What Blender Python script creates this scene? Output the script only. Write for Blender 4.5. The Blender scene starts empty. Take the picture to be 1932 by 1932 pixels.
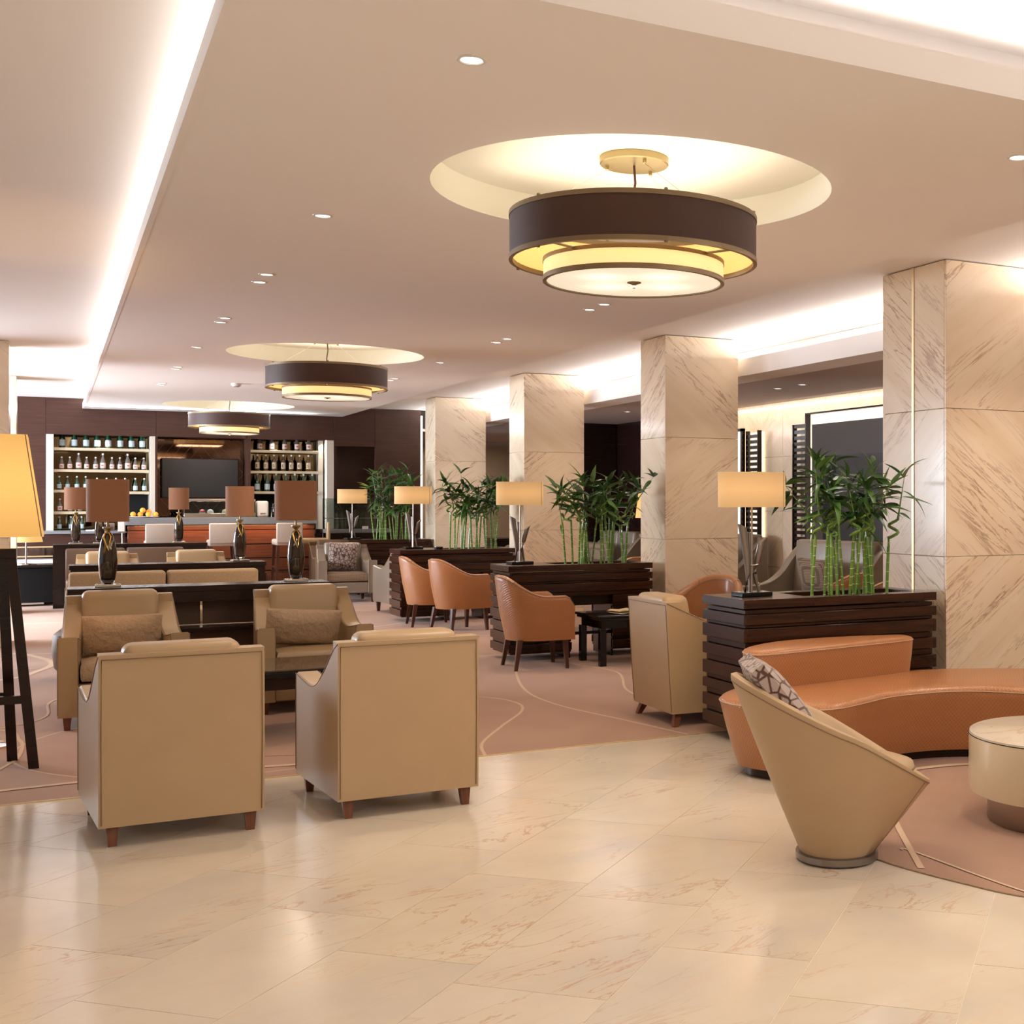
import bpy, bmesh, math, random
from mathutils import Vector, Matrix
random.seed(11)
D = bpy.data
SC = bpy.context.scene
C = SC.collection
PI = math.pi
R = math.radians

# ---------------------------------------------------------------- camera
cam = D.objects.new('camera', D.cameras.new('camera')); C.objects.link(cam)
cam.location = (0, 0, 1.5)
cam.rotation_euler = (R(90), 0, -R(29.74))
cam.data.sensor_width = 36
cam.data.lens = 2370 / 1932 * 36
cam.data.shift_x = -(1449 - 966) / 1932
cam.data.shift_y = -(966 - 945) / 1932
cam.data.clip_end = 200
SC.camera = cam
SC.view_settings.view_transform = 'Standard'
SC.view_settings.look = 'None'
SC.view_settings.gamma = 1
SC.view_settings.use_curve_mapping = False
SC.view_settings.exposure = -0.03
SC.cycles.use_denoising = True
SC.cycles.max_bounces = 5; SC.cycles.diffuse_bounces = 4; SC.cycles.glossy_bounces = 3; SC.cycles.transmission_bounces = 4
SC.cycles.adaptive_threshold = 0.05
SC.cycles.sample_clamp_indirect = 6

w = D.worlds.new('world'); SC.world = w; w.use_nodes = True
w.node_tree.nodes['Background'].inputs[0].default_value = (0.85, 0.9, 1.0, 1)
w.node_tree.nodes['Background'].inputs[1].default_value = 0.3

WARM = (1.0, 0.84, 0.68); WARM2 = (1.0, 0.72, 0.45); COOL = (0.76, 0.87, 1.0); NEUT = (1.0, 0.93, 0.87)
def area(name, loc, direction, sx, sy, power, color=WARM, spread=180):
    l = D.lights.new(name, 'AREA'); l.shape = 'RECTANGLE'; l.size = sx; l.size_y = sy
    l.energy = power; l.color = color; l.spread = R(spread)
    o = D.objects.new(name, l); C.objects.link(o); o.location = loc
    o.rotation_euler = Vector(direction).to_track_quat('-Z', 'Y').to_euler()
    return o
def cove(name, loc, direction, length, axis, power, color=WARM, width=0.03):
    # long thin strip light along an axis, facing a direction perpendicular to it
    l = D.lights.new(name, 'AREA'); l.shape = 'RECTANGLE'; l.size = length; l.size_y = width
    l.energy = power; l.color = color
    o = D.objects.new(name, l); C.objects.link(o)
    z = -Vector(direction).normalized(); x = Vector(axis).normalized(); y = z.cross(x)
    m = Matrix((x, y, z)).transposed().to_4x4(); m.translation = Vector(loc); o.matrix_world = m
    return o
def spot(name, loc, power, size=75, blend=0.7, color=WARM, direction=(0, 0, -1), rad=0.03):
    l = D.lights.new(name, 'SPOT'); l.energy = power; l.spot_size = R(size); l.spot_blend = blend
    l.color = color; l.shadow_soft_size = rad
    o = D.objects.new(name, l); C.objects.link(o); o.location = loc
    o.rotation_euler = Vector(direction).to_track_quat('-Z', 'Y').to_euler()
    return o
def point(name, loc, power, color=WARM2, rad=0.05):
    l = D.lights.new(name, 'POINT'); l.energy = power; l.color = color; l.shadow_soft_size = rad
    o = D.objects.new(name, l); C.objects.link(o); o.location = loc; return o

# concealed strip lights of the ceiling coves
cove('cove_light_left', (0.52, 10.0, 3.10), (-1, 0, 0.75), 26, (0, 1, 0), 62, NEUT, 0.03)
cove('cove_light_right', (6.34, 12.0, 2.945), (-1, 0, 0.55), 24, (0, 1, 0), 360, NEUT, 0.07)
cove('cove_light_front', (2.46, 3.68, 3.12), (0, -1, 1.0), 3.9, (1, 0, 0), 24, NEUT, 0.04)
# daylight through the window wall on the left
area('daylight_far', (-5.2, 19.0, 1.9), (1, 0.0, 0.36), 7.0, 2.0, 1650, COOL)
area('daylight_near', (-5.2, 7.0, 1.6), (1, 0.05, 0.0), 8.0, 2.4, 28, COOL)
# lobby behind the camera: luminous ceiling panels
area('lobby_panel_left', (-0.5, -1.0, 3.2), (0, 0, -1), 3.0, 3.0, 80, NEUT)
area('lobby_panel_right', (4.5, 0.6, 3.2), (0, 0, -1), 3.5, 3.0, 92, NEUT)
cove('wall_wash', (8.15, 12.2, 2.77), (0.5, 0, -1), 8.0, (0, 1, 0), 22, WARM, 0.04)
area('side_lounge_fill', (7.3, 25.6, 2.7), (0, 0, -1), 1.5, 2.5, 40, WARM)
area('bar_strip', (2.0, 22.55, 2.93), (0.05, -1, 0.35), 3.8, 0.05, 30, (0.95, 0.97, 1.0))

# ---------------------------------------------------------------- materials
class NT:
    def __init__(s, name):
        s.m = D.materials.new(name); s.m.use_nodes = True
        s.nt = s.m.node_tree; s.b = s.nt.nodes['Principled BSDF']
    def n(s, t, props=None, **inp):
        nd = s.nt.nodes.new(t)
        for k, v in (props or {}).items(): setattr(nd, k, v)
        for k, v in inp.items():
            key = int(k[1:]) if k[0] == 'i' and k[1:].isdigit() else k.replace('_', ' ')
            s.set(nd.inputs[key], v)
        return nd
    def set(s, sock, v):
        if hasattr(v, 'outputs'): v = v.outputs[0]
        if isinstance(v, bpy.types.NodeSocket): s.nt.links.new(v, sock)
        elif isinstance(v, tuple) and len(v) == 3 and sock.type == 'RGBA': sock.default_value = (*v, 1)
        else: sock.default_value = v
    def math(s, op, a, b=None, c=None):
        nd = s.nt.nodes.new('ShaderNodeMath'); nd.operation = op
        s.set(nd.inputs[0], a)
        if b is not None: s.set(nd.inputs[1], b)
        if c is not None: s.set(nd.inputs[2], c)
        return nd.outputs[0]
    def ramp(s, fac, stops, interp='LINEAR'):
        nd = s.nt.nodes.new('ShaderNodeValToRGB'); s.set(nd.inputs[0], fac); cr = nd.color_ramp
        cr.interpolation = interp
        while len(cr.elements) < len(stops): cr.elements.new(0.5)
        for e, (p, c) in zip(cr.elements, stops):
            e.position = p; e.color = (*c, 1) if isinstance(c, tuple) else (c, c, c, 1)
        return nd.outputs[0]
    def mix(s, fac, a, b, mode='MIX'):
        nd = s.nt.nodes.new('ShaderNodeMix'); nd.data_type = 'RGBA'; nd.blend_type = mode
        s.set(nd.inputs[0], fac); s.set(nd.inputs[6], a); s.set(nd.inputs[7], b)
        return nd.outputs[2]
    def P(s, **k):
        for a, v in k.items(): s.set(s.b.inputs[a.replace('_', ' ')], v)
        return s
    def coord(s, which='Object'): return s.n('ShaderNodeTexCoord').outputs[which]
    def bump(s, h, strength=0.3, dist=0.01):
        nd = s.n('ShaderNodeBump', None, Strength=strength, Distance=dist, Height=h)
        s.set(s.b.inputs['Normal'], nd.outputs[0])
    def sep(s, v):
        return s.n('ShaderNodeSeparateXYZ', None, i0=v).outputs
    def comb(s, x, y, z):
        return s.n('ShaderNodeCombineXYZ', None, i0=x, i1=y, i2=z).outputs[0]
    def rand(s): return s.n('ShaderNodeObjectInfo').outputs['Random']
    def noise(s, vec, scale, detail=2.0, rough=0.5, dist=0.0):
        return s.n('ShaderNodeTexNoise', None, Vector=vec, Scale=scale, Detail=detail, Roughness=rough, Distortion=dist).outputs[0]

def plain(name, col, rough=0.5, metal=0.0, coat=0.0, spec=0.5, noise=0.06, nscale=30, bump=0.0, bscale=200, bdist=0.002):
    t = NT(name); co = t.coord()
    n1 = t.noise(co, nscale, 3)
    t.P(Base_Color=t.mix(n1, tuple(max(0, c * (1 - noise)) for c in col), tuple(min(1, c * (1 + noise)) for c in col)),
        Roughness=rough, Metallic=metal, Coat_Weight=coat, Specular_IOR_Level=spec)
    if bump: t.bump(t.noise(co, bscale, 2), bump, bdist)
    return t.m

def m_marble_col(name, s, q=1.0):
    t = NT(name); X = t.sep(t.coord()); h = t.math('ADD', X[0], X[1]); z = X[2]
    ph = R(38); c_, s_ = math.cos(ph), math.sin(ph)
    rn = t.math('MULTIPLY', t.rand(), 37.0)
    a = t.math('SUBTRACT', t.math('MULTIPLY', h, c_), t.math('MULTIPLY', z, s * s_))
    b = t.math('ADD', t.math('MULTIPLY', h, s_), t.math('MULTIPLY', z, s * c_))
    v = t.comb(t.math('MULTIPLY', a, 0.75), t.math('MULTIPLY', b, 7.5), rn)
    n1 = t.noise(v, 1.5, 7, 0.62, 0.5)
    thin = t.math('ABSOLUTE', t.math('SUBTRACT', n1, 0.5))
    vein = t.ramp(thin, [(0.0, 1.0), (0.024, 0.0)])
    v2 = t.comb(t.math('MULTIPLY', a, 2.5), t.math('MULTIPLY', b, 14), rn)
    n2 = t.noise(v2, 2.0, 5, 0.6)
    vein2 = t.ramp(n2, [(0.60, 0.0), (0.72, 1.0)])
    mask = t.ramp(t.noise(t.comb(t.math('MULTIPLY', a, 0.7), t.math('MULTIPLY', b, 1.6), rn), 1.4, 2), [(0.42, 0.0), (0.62, 1.0)])
    cloud = t.noise(v, 0.9, 3)
    base = t.ramp(cloud, [(0.3, (0.82, 0.66, 0.47)), (0.7, (0.90, 0.76, 0.58))])
    c1 = t.mix(t.math('MULTIPLY', vein2, t.math('ADD', 0.08 * q, t.math('MULTIPLY', mask, 0.5 * q))), base, (0.58, 0.31, 0.15))
    c2 = t.mix(t.math('MULTIPLY', t.math('MULTIPLY', vein, mask), 0.8 * q), c1, (0.30, 0.14, 0.07))
    t.P(Base_Color=c2, Roughness=0.22, Coat_Weight=0.2, Coat_Roughness=0.1)
    return t.m

def m_marble_floor():
    t = NT('marble_floor_tile'); co = t.coord(); X = t.sep(co); rn = t.math('MULTIPLY', t.rand(), 91.0)
    u = t.math('ADD', X[0], t.math('MULTIPLY', X[1], 0.35)); vv = t.math('SUBTRACT', X[1], t.math('MULTIPLY', X[0], 0.3))
    v = t.comb(t.math('MULTIPLY', u, 0.9), t.math('MULTIPLY', vv, 3.2), rn)
    n1 = t.noise(v, 1.3, 8, 0.6, 0.9)
    vein = t.ramp(t.math('ABSOLUTE', t.math('SUBTRACT', n1, 0.5)), [(0.0, 1.0), (0.013, 0.0)])
    mask = t.ramp(t.noise(t.comb(X[0], X[1], rn), 1.1, 2), [(0.48, 0.0), (0.64, 1.0)])
    n3 = t.noise(t.comb(t.math('MULTIPLY', u, 1.4), t.math('MULTIPLY', vv, 7), rn), 2.2, 5, 0.6, 0.3)
    soft = t.ramp(n3, [(0.55, 0.0), (0.78, 1.0)])
    cloud = t.noise(t.comb(X[0], X[1], rn), 1.7, 4, 0.55)
    base = t.ramp(cloud, [(0.28, (0.56, 0.49, 0.41)), (0.5, (0.66, 0.56, 0.435)), (0.75, (0.72, 0.635, 0.51))])
    base = t.mix(t.math('MULTIPLY', t.rand(), 0.35), base, (0.68, 0.61, 0.515))
    c1 = t.mix(t.math('MULTIPLY', soft, 0.22), base, (0.68, 0.40, 0.20))
    c2 = t.mix(t.math('MULTIPLY', t.math('MULTIPLY', vein, mask), 0.6), c1, (0.46, 0.22, 0.10))
    t.P(Base_Color=c2, Roughness=0.17, Specular_IOR_Level=0.34)
    return t.m

def m_wood(name, col, col2, rough=0.25, coat=0.4, axis=0, scale=1.0):
    t = NT(name); X = t.sep(t.coord()); rn = t.math('MULTIPLY', t.rand(), 23.0)
    k = [26.0, 26.0, 26.0]; k[axis] = 1.2
    v = t.comb(t.math('ADD', t.math('MULTIPLY', X[0], k[0] * scale), rn), t.math('MULTIPLY', X[1], k[1] * scale), t.math('MULTIPLY', X[2], k[2] * scale))
    n = t.noise(v, 1.6, 5, 0.6, 0.4)
    c = t.ramp(n, [(0.3, col), (0.7, col2)])
    t.P(Base_Color=c, Roughness=rough, Coat_Weight=coat, Coat_Roughness=0.12, Specular_IOR_Level=0.32)
    return t.m

def m_leather_cross(name, col, line):
    t = NT(name); X = t.sep(t.coord('UV'))
    p = t.math('ADD', X[0], t.math('MULTIPLY', X[1], 0.8))
    q = t.math('SUBTRACT', X[0], t.math('MULTIPLY', X[1], 0.8))
    def ln(e):
        f = t.math('FRACT', t.math('MULTIPLY', e, 46.0))
        return t.ramp(t.math('ABSOLUTE', t.math('SUBTRACT', f, 0.5)), [(0.0, 1.0), (0.16, 0.0)])
    l = t.math('MAXIMUM', ln(p), ln(q))
    n = t.noise(t.coord(), 6, 3)
    base = t.mix(n, tuple(c * 0.88 for c in col), col)
    t.P(Base_Color=t.mix(t.math('MULTIPLY', l, 0.26), base, line), Roughness=0.30, Coat_Weight=0.12)
    t.bump(t.math('SUBTRACT', 1.0, l), 0.35, 0.003)
    return t.m

def m_leaf_cushion():
    t = NT('leaf_print_fabric'); X = t.sep(t.coord())
    v = t.comb(t.math('ADD', t.math('MULTIPLY', X[0], 1.0), t.math('MULTIPLY', X[2], 0.5)), X[1], t.math('SUBTRACT', t.math('MULTIPLY', X[2], 0.75), t.math('MULTIPLY', X[0], 0.4)))
    vo = t.n('ShaderNodeTexVoronoi', {'feature': 'DISTANCE_TO_EDGE'}, Vector=v, Scale=21.0, Randomness=0.85).outputs[0]
    c = t.ramp(vo, [(0.05, (0.085, 0.035, 0.022)), (0.10, (0.42, 0.33, 0.29))])
    t.P(Base_Color=c, Roughness=0.6, Sheen_Weight=0.2)
    t.bump(vo, 0.2, 0.003)
    return t.m

def m_plaid():
    t = NT('houndstooth_fabric'); X = t.sep(t.coord())
    def ln(e, k=55.0):
        f = t.math('FRACT', t.math('MULTIPLY', e, k)); return t.math('GREATER_THAN', f, 0.68)
    l = t.math('MAXIMUM', t.math('MAXIMUM', ln(X[0]), ln(X[2])), ln(X[1]))
    t.P(Base_Color=t.mix(l, (0.34, 0.23, 0.14), (0.12, 0.08, 0.055)), Roughness=0.85)
    return t.m

def m_carpet():
    t = NT('carpet_brown_pink'); co = t.coord(); X = t.sep(co)
    big = t.noise(co, 0.7, 3, 0.6)
    base = t.ramp(big, [(0.35, (0.35, 0.20, 0.135)), (0.65, (0.44, 0.265, 0.18))])
    fine = t.noise(co, 260, 2)
    base = t.mix(0.25, base, t.mix(fine, (0.22, 0.13, 0.10), (0.46, 0.30, 0.22)))
    rings = [(3.6, 12.9, 1.0, 0.012), (2.6, 16.6, 1.5, 0.022), (0.2, 16, 1.8, 0.02), (1.0, 8.6, 1.2, 0.010)]
    acc = None
    for (cx, cy, r, wd) in rings:
        dx = t.math('SUBTRACT', X[0], cx); dy = t.math('SUBTRACT', X[1], cy)
        d = t.math('SQRT', t.math('ADD', t.math('MULTIPLY', dx, dx), t.math('MULTIPLY', dy, dy)))
        l = t.math('LESS_THAN', t.math('ABSOLUTE', t.math('SUBTRACT', d, r)), wd * 0.8)
        acc = l if acc is None else t.math('MAXIMUM', acc, l)
    for (a, b, c, wd) in [(-0.25, -1, 19.4, 0.012)]:
        nrm = math.hypot(a, b)
        e = t.math('ABSOLUTE', t.math('ADD', t.math('ADD', t.math('MULTIPLY', X[0], a / nrm), t.math('MULTIPLY', X[1], b / nrm)), c / nrm))
        acc = t.math('MAXIMUM', acc, t.math('LESS_THAN', e, wd * 0.8))
    t.P(Base_Color=t.mix(t.math('MULTIPLY', acc, 0.55), base, (0.66, 0.52, 0.38)), Roughness=0.95, Sheen_Weight=0.15, Specular_IOR_Level=0.15)
    t.bump(fine, 0.4, 0.004)
    return t.m

def m_emit(name, col, strength, rough=0.6):
    t = NT(name); t.P(Base_Color=col, Roughness=rough, Emission_Color=col, Emission_Strength=strength); return t.m

def m_shade(name, base, emit, strength, streak=90, zc=None, zw=.12):
    # fabric shade lit by its own bulb: horizontal weave; brightest near the bulb
    t = NT(name); X = t.sep(t.coord())
    weave = t.noise(t.comb(t.math('MULTIPLY', X[0], 3), t.math('MULTIPLY', X[1], 3), t.math('MULTIPLY', X[2], streak * 4)), 1.0, 2)
    c = t.mix(weave, tuple(x * 0.88 for x in emit), emit)
    t.P(Base_Color=base, Roughness=0.8, Emission_Color=c, Emission_Strength=strength)
    if zc is not None:
        e = t.math('DIVIDE', t.math('SUBTRACT', X[2], zc), zw); g = t.math('POWER', 2.718, t.math('MULTIPLY', t.math('MULTIPLY', e, e), -1.0))
        t.P(Emission_Strength=t.math('MULTIPLY', strength, t.math('ADD', 0.72, t.math('MULTIPLY', g, 0.45))))
    return t.m

def m_glass(name, col=(0.9, 0.95, 0.93), rough=0.02, trans=1.0):
    t = NT(name); t.P(Base_Color=col, Roughness=rough, Transmission_Weight=trans, IOR=1.45); return t.m

MT = {}
MT['ceiling'] = plain('ceiling_paint', (0.93, 0.89, 0.865), 0.85, noise=0.01, nscale=3)
MT['ceiling_dark'] = plain('lower_ceiling_paint', (0.50, 0.43, 0.41), 0.8, noise=0.02, nscale=3)
MT['coffer'] = plain('coffer_paint', (0.84, 0.82, 0.74), 0.8, noise=0.01, nscale=3)
MT['colA'] = m_marble_col('marble_slab_falling_vein', 1.0)
MT['colB'] = m_marble_col('marble_slab_rising_vein', -1.0)
MT['quietA'] = m_marble_col('quiet_marble_falling', 1.0, 0.35); MT['quietB'] = m_marble_col('quiet_marble_rising', -1.0, 0.35)
MT['niche'] = plain('dark_niche_lacquer', (0.045, 0.032, 0.028), 0.4)
MT['floor'] = m_marble_floor()
MT['grout'] = plain('grout', (0.90, 0.82, 0.66), 0.7)
MT['carpet'] = m_carpet()
MT['wood_planter'] = m_wood('planter_wood', (0.018, 0.006, 0.003), (0.056, 0.018, 0.007), 0.26, 0.12)
MT['wood_dark'] = m_wood('dark_wenge_wood', (0.009, 0.003, 0.0025), (0.024, 0.008, 0.006), 0.24, 0.15)
MT['wood_wall'] = m_wood('wall_veneer', (0.036, 0.013, 0.008), (0.062, 0.023, 0.014), 0.45, 0.0)
MT['wood_bar'] = m_wood('bar_front_wood', (0.10, 0.030, 0.015), (0.19, 0.058, 0.025), 0.28, 0.4)
MT['wood_leg'] = m_wood('chair_leg_wood', (0.15, 0.05, 0.025), (0.24, 0.09, 0.05), 0.35, 0.3, 2)
MT['wood_legd'] = m_wood('dark_leg_wood', (0.05, 0.016, 0.010), (0.10, 0.035, 0.022), 0.3, 0.3, 2)
MT['tan'] = plain('tan_leather', (0.47, 0.325, 0.185), 0.42, coat=0.06, noise=0.05, nscale=5, bump=0.15, bscale=420)
MT['tan_shaded'] = plain('shaded_tan_leather', (0.38, 0.26, 0.135), 0.40, coat=0.06, noise=0.05, nscale=5, bump=0.15, bscale=420)  # same tan leather, colour darkened to stand in for dimmer light further in
MT['seam'] = plain('dark_seam', (0.22, 0.13, 0.07), 0.6)
MT['seam_l'] = plain('light_seam', (0.50, 0.33, 0.19), 0.5)
MT['linen'] = plain('brown_linen', (0.37, 0.255, 0.16), 0.9, noise=0.3, nscale=120, bump=1.0, bscale=28, bdist=0.012)
MT['speck'] = plain('tan_tweed', (0.36, 0.25, 0.14), 0.85, noise=0.3, nscale=90, bump=0.3, bscale=200)
MT['orange'] = m_leather_cross('orange_crosshatch_leather', (0.43, 0.175, 0.065), (0.66, 0.38, 0.18))
MT['orange_p'] = plain('orange_leather', (0.45, 0.19, 0.075), 0.3, coat=0.2, noise=0.08, nscale=8, bump=0.2, bscale=250)
MT['grey'] = plain('taupe_leather', (0.235, 0.185, 0.14), 0.33, coat=0.1, noise=0.04, nscale=6)
MT['brown'] = plain('brown_leather', (0.12, 0.065, 0.035), 0.4, noise=0.06, nscale=6)
MT['cream'] = plain('cream_leather', (0.60, 0.50, 0.42), 0.45, noise=0.04, nscale=6)
MT['leafprint'] = m_leaf_cushion()
MT['plaid'] = m_plaid()
MT['chrome'] = plain('polished_chrome', (0.75, 0.75, 0.75), 0.12, 1.0, noise=0.01)
MT['steel'] = plain('brushed_steel', (0.42, 0.36, 0.31), 0.32, 1.0, noise=0.08, nscale=4)
MT['gun'] = plain('gunmetal', (0.30, 0.27, 0.25), 0.30, 0.9, noise=0.05)
MT['bronze'] = plain('aged_bronze', (0.26, 0.19, 0.115), 0.42, 0.7, noise=0.1, nscale=10)
MT['brass'] = plain('satin_brass', (0.40, 0.31, 0.16), 0.35, 0.8, noise=0.08, nscale=8)
MT['gold'] = plain('gold_trim', (0.80, 0.62, 0.35), 0.35, 0.6, noise=0.05)
MT['gold_glaze'] = plain('amber_glaze', (0.85, 0.50, 0.08), 0.15, 0.6, coat=0.6, noise=0.2, nscale=20)
MT['glaze'] = plain('dark_bronze_glaze', (0.026, 0.014, 0.007), 0.05, 0.25, coat=1.0, noise=0.5, nscale=9)
MT['drum'] = plain('chocolate_silk', (0.062, 0.024, 0.017), 0.55, noise=0.08, nscale=12)
MT['drum_in'] = m_emit('drum_lining', (1.0, 0.66, 0.26), 0.45)
MT['band'] = m_emit('parchment_band', (1.0, 0.78, 0.38), 0.62)
def m_diffuser():
    t = NT('frosted_diffuser'); X = t.sep(t.coord()); acc = 0.0
    for (cx, cy) in ((.19, .04), (-.06, .18), (-.18, -.05), (.06, -.19)):
        dx = t.math('SUBTRACT', X[0], cx); dy = t.math('SUBTRACT', X[1], cy)
        d2 = t.math('ADD', t.math('MULTIPLY', dx, dx), t.math('MULTIPLY', dy, dy))
        acc = t.math('ADD', acc, t.math('POWER', 2.718, t.math('MULTIPLY', d2, -90.0)))
    t.P(Base_Color=(.8, .75, .65), Roughness=0.4, Emission_Color=(1.0, 0.91, 0.70), Emission_Strength=t.math('ADD', 0.62, t.math('MULTIPLY', acc, 0.6)))
    return t.m
MT['diffuser'] = m_diffuser()
MT['shade_y'] = m_shade('glowing_cream_shade', (0.34, 0.22, 0.11), (1.0, 0.56, 0.22), 0.58, zc=.68, zw=.09)
MT['shade_big'] = m_shade('glowing_amber_shade', (0.34, 0.22, 0.09), (1.0, 0.53, 0.14), 0.95, zc=1.62, zw=.26)
MT['shade_small'] = m_shade('glowing_small_shade', (0.34, 0.22, 0.09), (1.0, 0.55, 0.16), 0.8)
MT['shade_b'] = m_shade('brown_silk_shade', (0.19, 0.088, 0.045), (0.34, 0.12, 0.045), 0.25)
MT['shade_rim'] = m_emit('shade_rim_glow', (1.0, 0.85, 0.6), 1.1)
MT['lens'] = m_emit('downlight_lens', (1.0, 0.93, 0.85), 6.0)
MT['ledstrip'] = m_emit('led_strip', (1.0, 0.92, 0.80), 1.8)
MT['ledglow'] = m_emit('backlit_panel', (1.0, 0.90, 0.72), 1.0)
MT['white'] = plain('white_paint', (0.80, 0.78, 0.75), 0.5, noise=0.01)
MT['post'] = plain('champagne_post', (0.62, 0.56, 0.48), 0.4, 0.2, noise=0.03)
MT['shelf'] = plain('champagne_shelf', (0.68, 0.58, 0.42), 0.35, 0.4, noise=0.03)
MT['mirror'] = plain('bronze_mirror', (0.15, 0.11, 0.06), 0.03, 1.0, noise=0.01)
MT['mirror_dark'] = plain('dark_bronze_mirror', (0.13, 0.075, 0.05), 0.04, 1.0, noise=0.02)
MT['mirror_line'] = plain('mirror_bevel', (0.22, 0.15, 0.12), 0.3, 0.5)
MT['stone'] = plain('grey_stone_top', (0.20, 0.20, 0.21), 0.3, noise=0.1, nscale=20)
MT['black'] = plain('black_lacquer', (0.006, 0.005, 0.005), 0.2, coat=0.1, spec=0.35, noise=0.0)
MT['blackm'] = plain('matte_black', (0.006, 0.006, 0.007), 0.6, spec=0.2)
MT['screen'] = plain('tv_screen', (0.014, 0.014, 0.015), 0.3, noise=0.0)
MT['g_green'] = plain('green_bottle_glass', (0.006, 0.045, 0.020), 0.08, coat=0.6)
MT['g_clear'] = plain('clear_bottle_glass', (0.10, 0.085, 0.08), 0.06, coat=0.7)
MT['g_dark'] = plain('amber_bottle_glass', (0.055, 0.025, 0.008), 0.08, coat=0.6)
MT['lab_b'] = plain('pale_blue_label', (0.48, 0.58, 0.66), 0.6)
MT['lab_w'] = plain('white_red_label', (0.72, 0.58, 0.55), 0.6, noise=0.25, nscale=60)
MT['lab_c'] = plain('cream_label', (0.62, 0.50, 0.36), 0.6, noise=0.3, nscale=60)
MT['red'] = plain('label_red', (0.45, 0.06, 0.04), 0.6)
MT['orange_fruit'] = plain('orange_peel', (0.85, 0.36, 0.04), 0.45, bump=0.4, bscale=90)
MT['stalk'] = plain('bamboo_stalk_green', (0.13, 0.26, 0.035), 0.35, coat=0.2, noise=0.35, nscale=9)
MT['node'] = plain('bamboo_node', (0.55, 0.60, 0.25), 0.5)
MT['soil'] = plain('dark_soil', (0.02, 0.014, 0.01), 0.95, noise=0.4, nscale=60)
MT['glass_table'] = plain('smoked_glass_top', (0.055, 0.042, 0.03), 0.05, coat=1.0, noise=0.0)
MT['glass'] = m_glass('clear_glass')
MT['lacquer'] = plain('cream_lacquer', (0.74, 0.62, 0.42), 0.22, coat=0.6, noise=0.02)
MT['beige'] = plain('beige_wall', (0.46, 0.36, 0.27), 0.8, noise=0.02)
MT['inlay'] = plain('carpet_inlay_line', (0.58, 0.42, 0.29), 0.95)
MT['concrete'] = plain('screed', (0.4, 0.3, 0.24), 0.9)
MT['pink'] = plain('pink_paper', (0.62, 0.45, 0.47), 0.7)
MT['food'] = plain('pastry', (0.75, 0.60, 0.35), 0.6, noise=0.2, nscale=30)
MT['food_r'] = plain('berries', (0.45, 0.05, 0.06), 0.4, noise=0.2, nscale=30)
def m_leaf():
    t = NT('bamboo_leaf_green'); X = t.sep(t.coord()); rn = t.rand()
    c = t.mix(rn, (0.020, 0.070, 0.020), (0.085, 0.20, 0.035))
    c = t.mix(t.ramp(t.math('ABSOLUTE', X[0]), [(0.0, 0.5), (0.004, 0.0)]), c, (0.16, 0.30, 0.08))
    t.P(Base_Color=c, Roughness=0.38, Coat_Weight=0.2)
    return t.m
MT['leaf'] = m_leaf()

# ---------------------------------------------------------------- geometry helpers
def finish(name, bm, mat, parent=None, ang=38, kind=None, loc=None):
    bmesh.ops.recalc_face_normals(bm, faces=bm.faces)
    lim = R(ang)
    for f in bm.faces: f.smooth = True
    for e in bm.edges:
        e.smooth = e.calc_face_angle(0) < lim if len(e.link_faces) == 2 else False
    me = D.meshes.new(name); bm.to_mesh(me); bm.free()
    me.materials.append(MT[mat] if isinstance(mat, str) else mat)
    o = D.objects.new(name, me); C.objects.link(o)
    if parent: o.parent = parent
    if loc: o.location = loc
    if kind: o['kind'] = kind
    return o
def B(): return bmesh.new()
def box(bm, x0, x1, y0, y1, z0, z1, bev=0.0, seg=2):
    r = bmesh.ops.create_cube(bm, size=1.0)
    for v in r['verts']:
        v.co = Vector(((x0 + x1) / 2 + v.co.x * (x1 - x0), (y0 + y1) / 2 + v.co.y * (y1 - y0), (z0 + z1) / 2 + v.co.z * (z1 - z0)))
    if bev:
        es = list({e for v in r['verts'] for e in v.link_edges})
        bmesh.ops.bevel(bm, geom=es, offset=bev, segments=seg, affect='EDGES', profile=0.5)
    return bm
def bx(*a, **k): return box(B(), *a, **k)
def rings(bm, rs, cap=True, closed=False):
    rs = [[Vector(p) for p in r] for r in rs]
    vs = [[bm.verts.new(p) for p in r] for r in rs]
    n = len(vs[0]); m = len(vs); uv = bm.loops.layers.uv.verify()
    per = [sum((r[(j + 1) % n] - r[j]).length for j in range(n)) for r in rs]
    ref = rs[per.index(max(per))]; U = [0.0]
    for j in range(n): U.append(U[-1] + (ref[(j + 1) % n] - ref[j]).length)
    V = [0.0]
    for i in range(m): V.append(V[-1] + sum((rs[(i + 1) % m][j] - rs[i][j]).length for j in range(n)) / n)
    for i in range(m if closed else m - 1):
        a, b = vs[i], vs[(i + 1) % m]
        for j in range(n):
            k = (j + 1) % n
            f = bm.faces.new((a[j], a[k], b[k], b[j]))
            for l, c in zip(f.loops, ((U[j], V[i]), (U[j + 1], V[i]), (U[j + 1], V[i + 1]), (U[j], V[i + 1]))): l[uv].uv = c
    if cap and not closed:
        for f in (bm.faces.new(vs[0][::-1]), bm.faces.new(vs[-1])):
            for l in f.loops: l[uv].uv = (l.vert.co.x, l.vert.co.y)
    return vs
def lathe(bm, prof, seg=24, c=(0, 0), sx=1, sy=1, cap=True):
    rs = [[(c[0] + sx * r * math.cos(2 * PI * j / seg), c[1] + sy * r * math.sin(2 * PI * j / seg), z) for j in range(seg)] for r, z in prof]
    rings(bm, rs, cap); return bm
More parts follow.
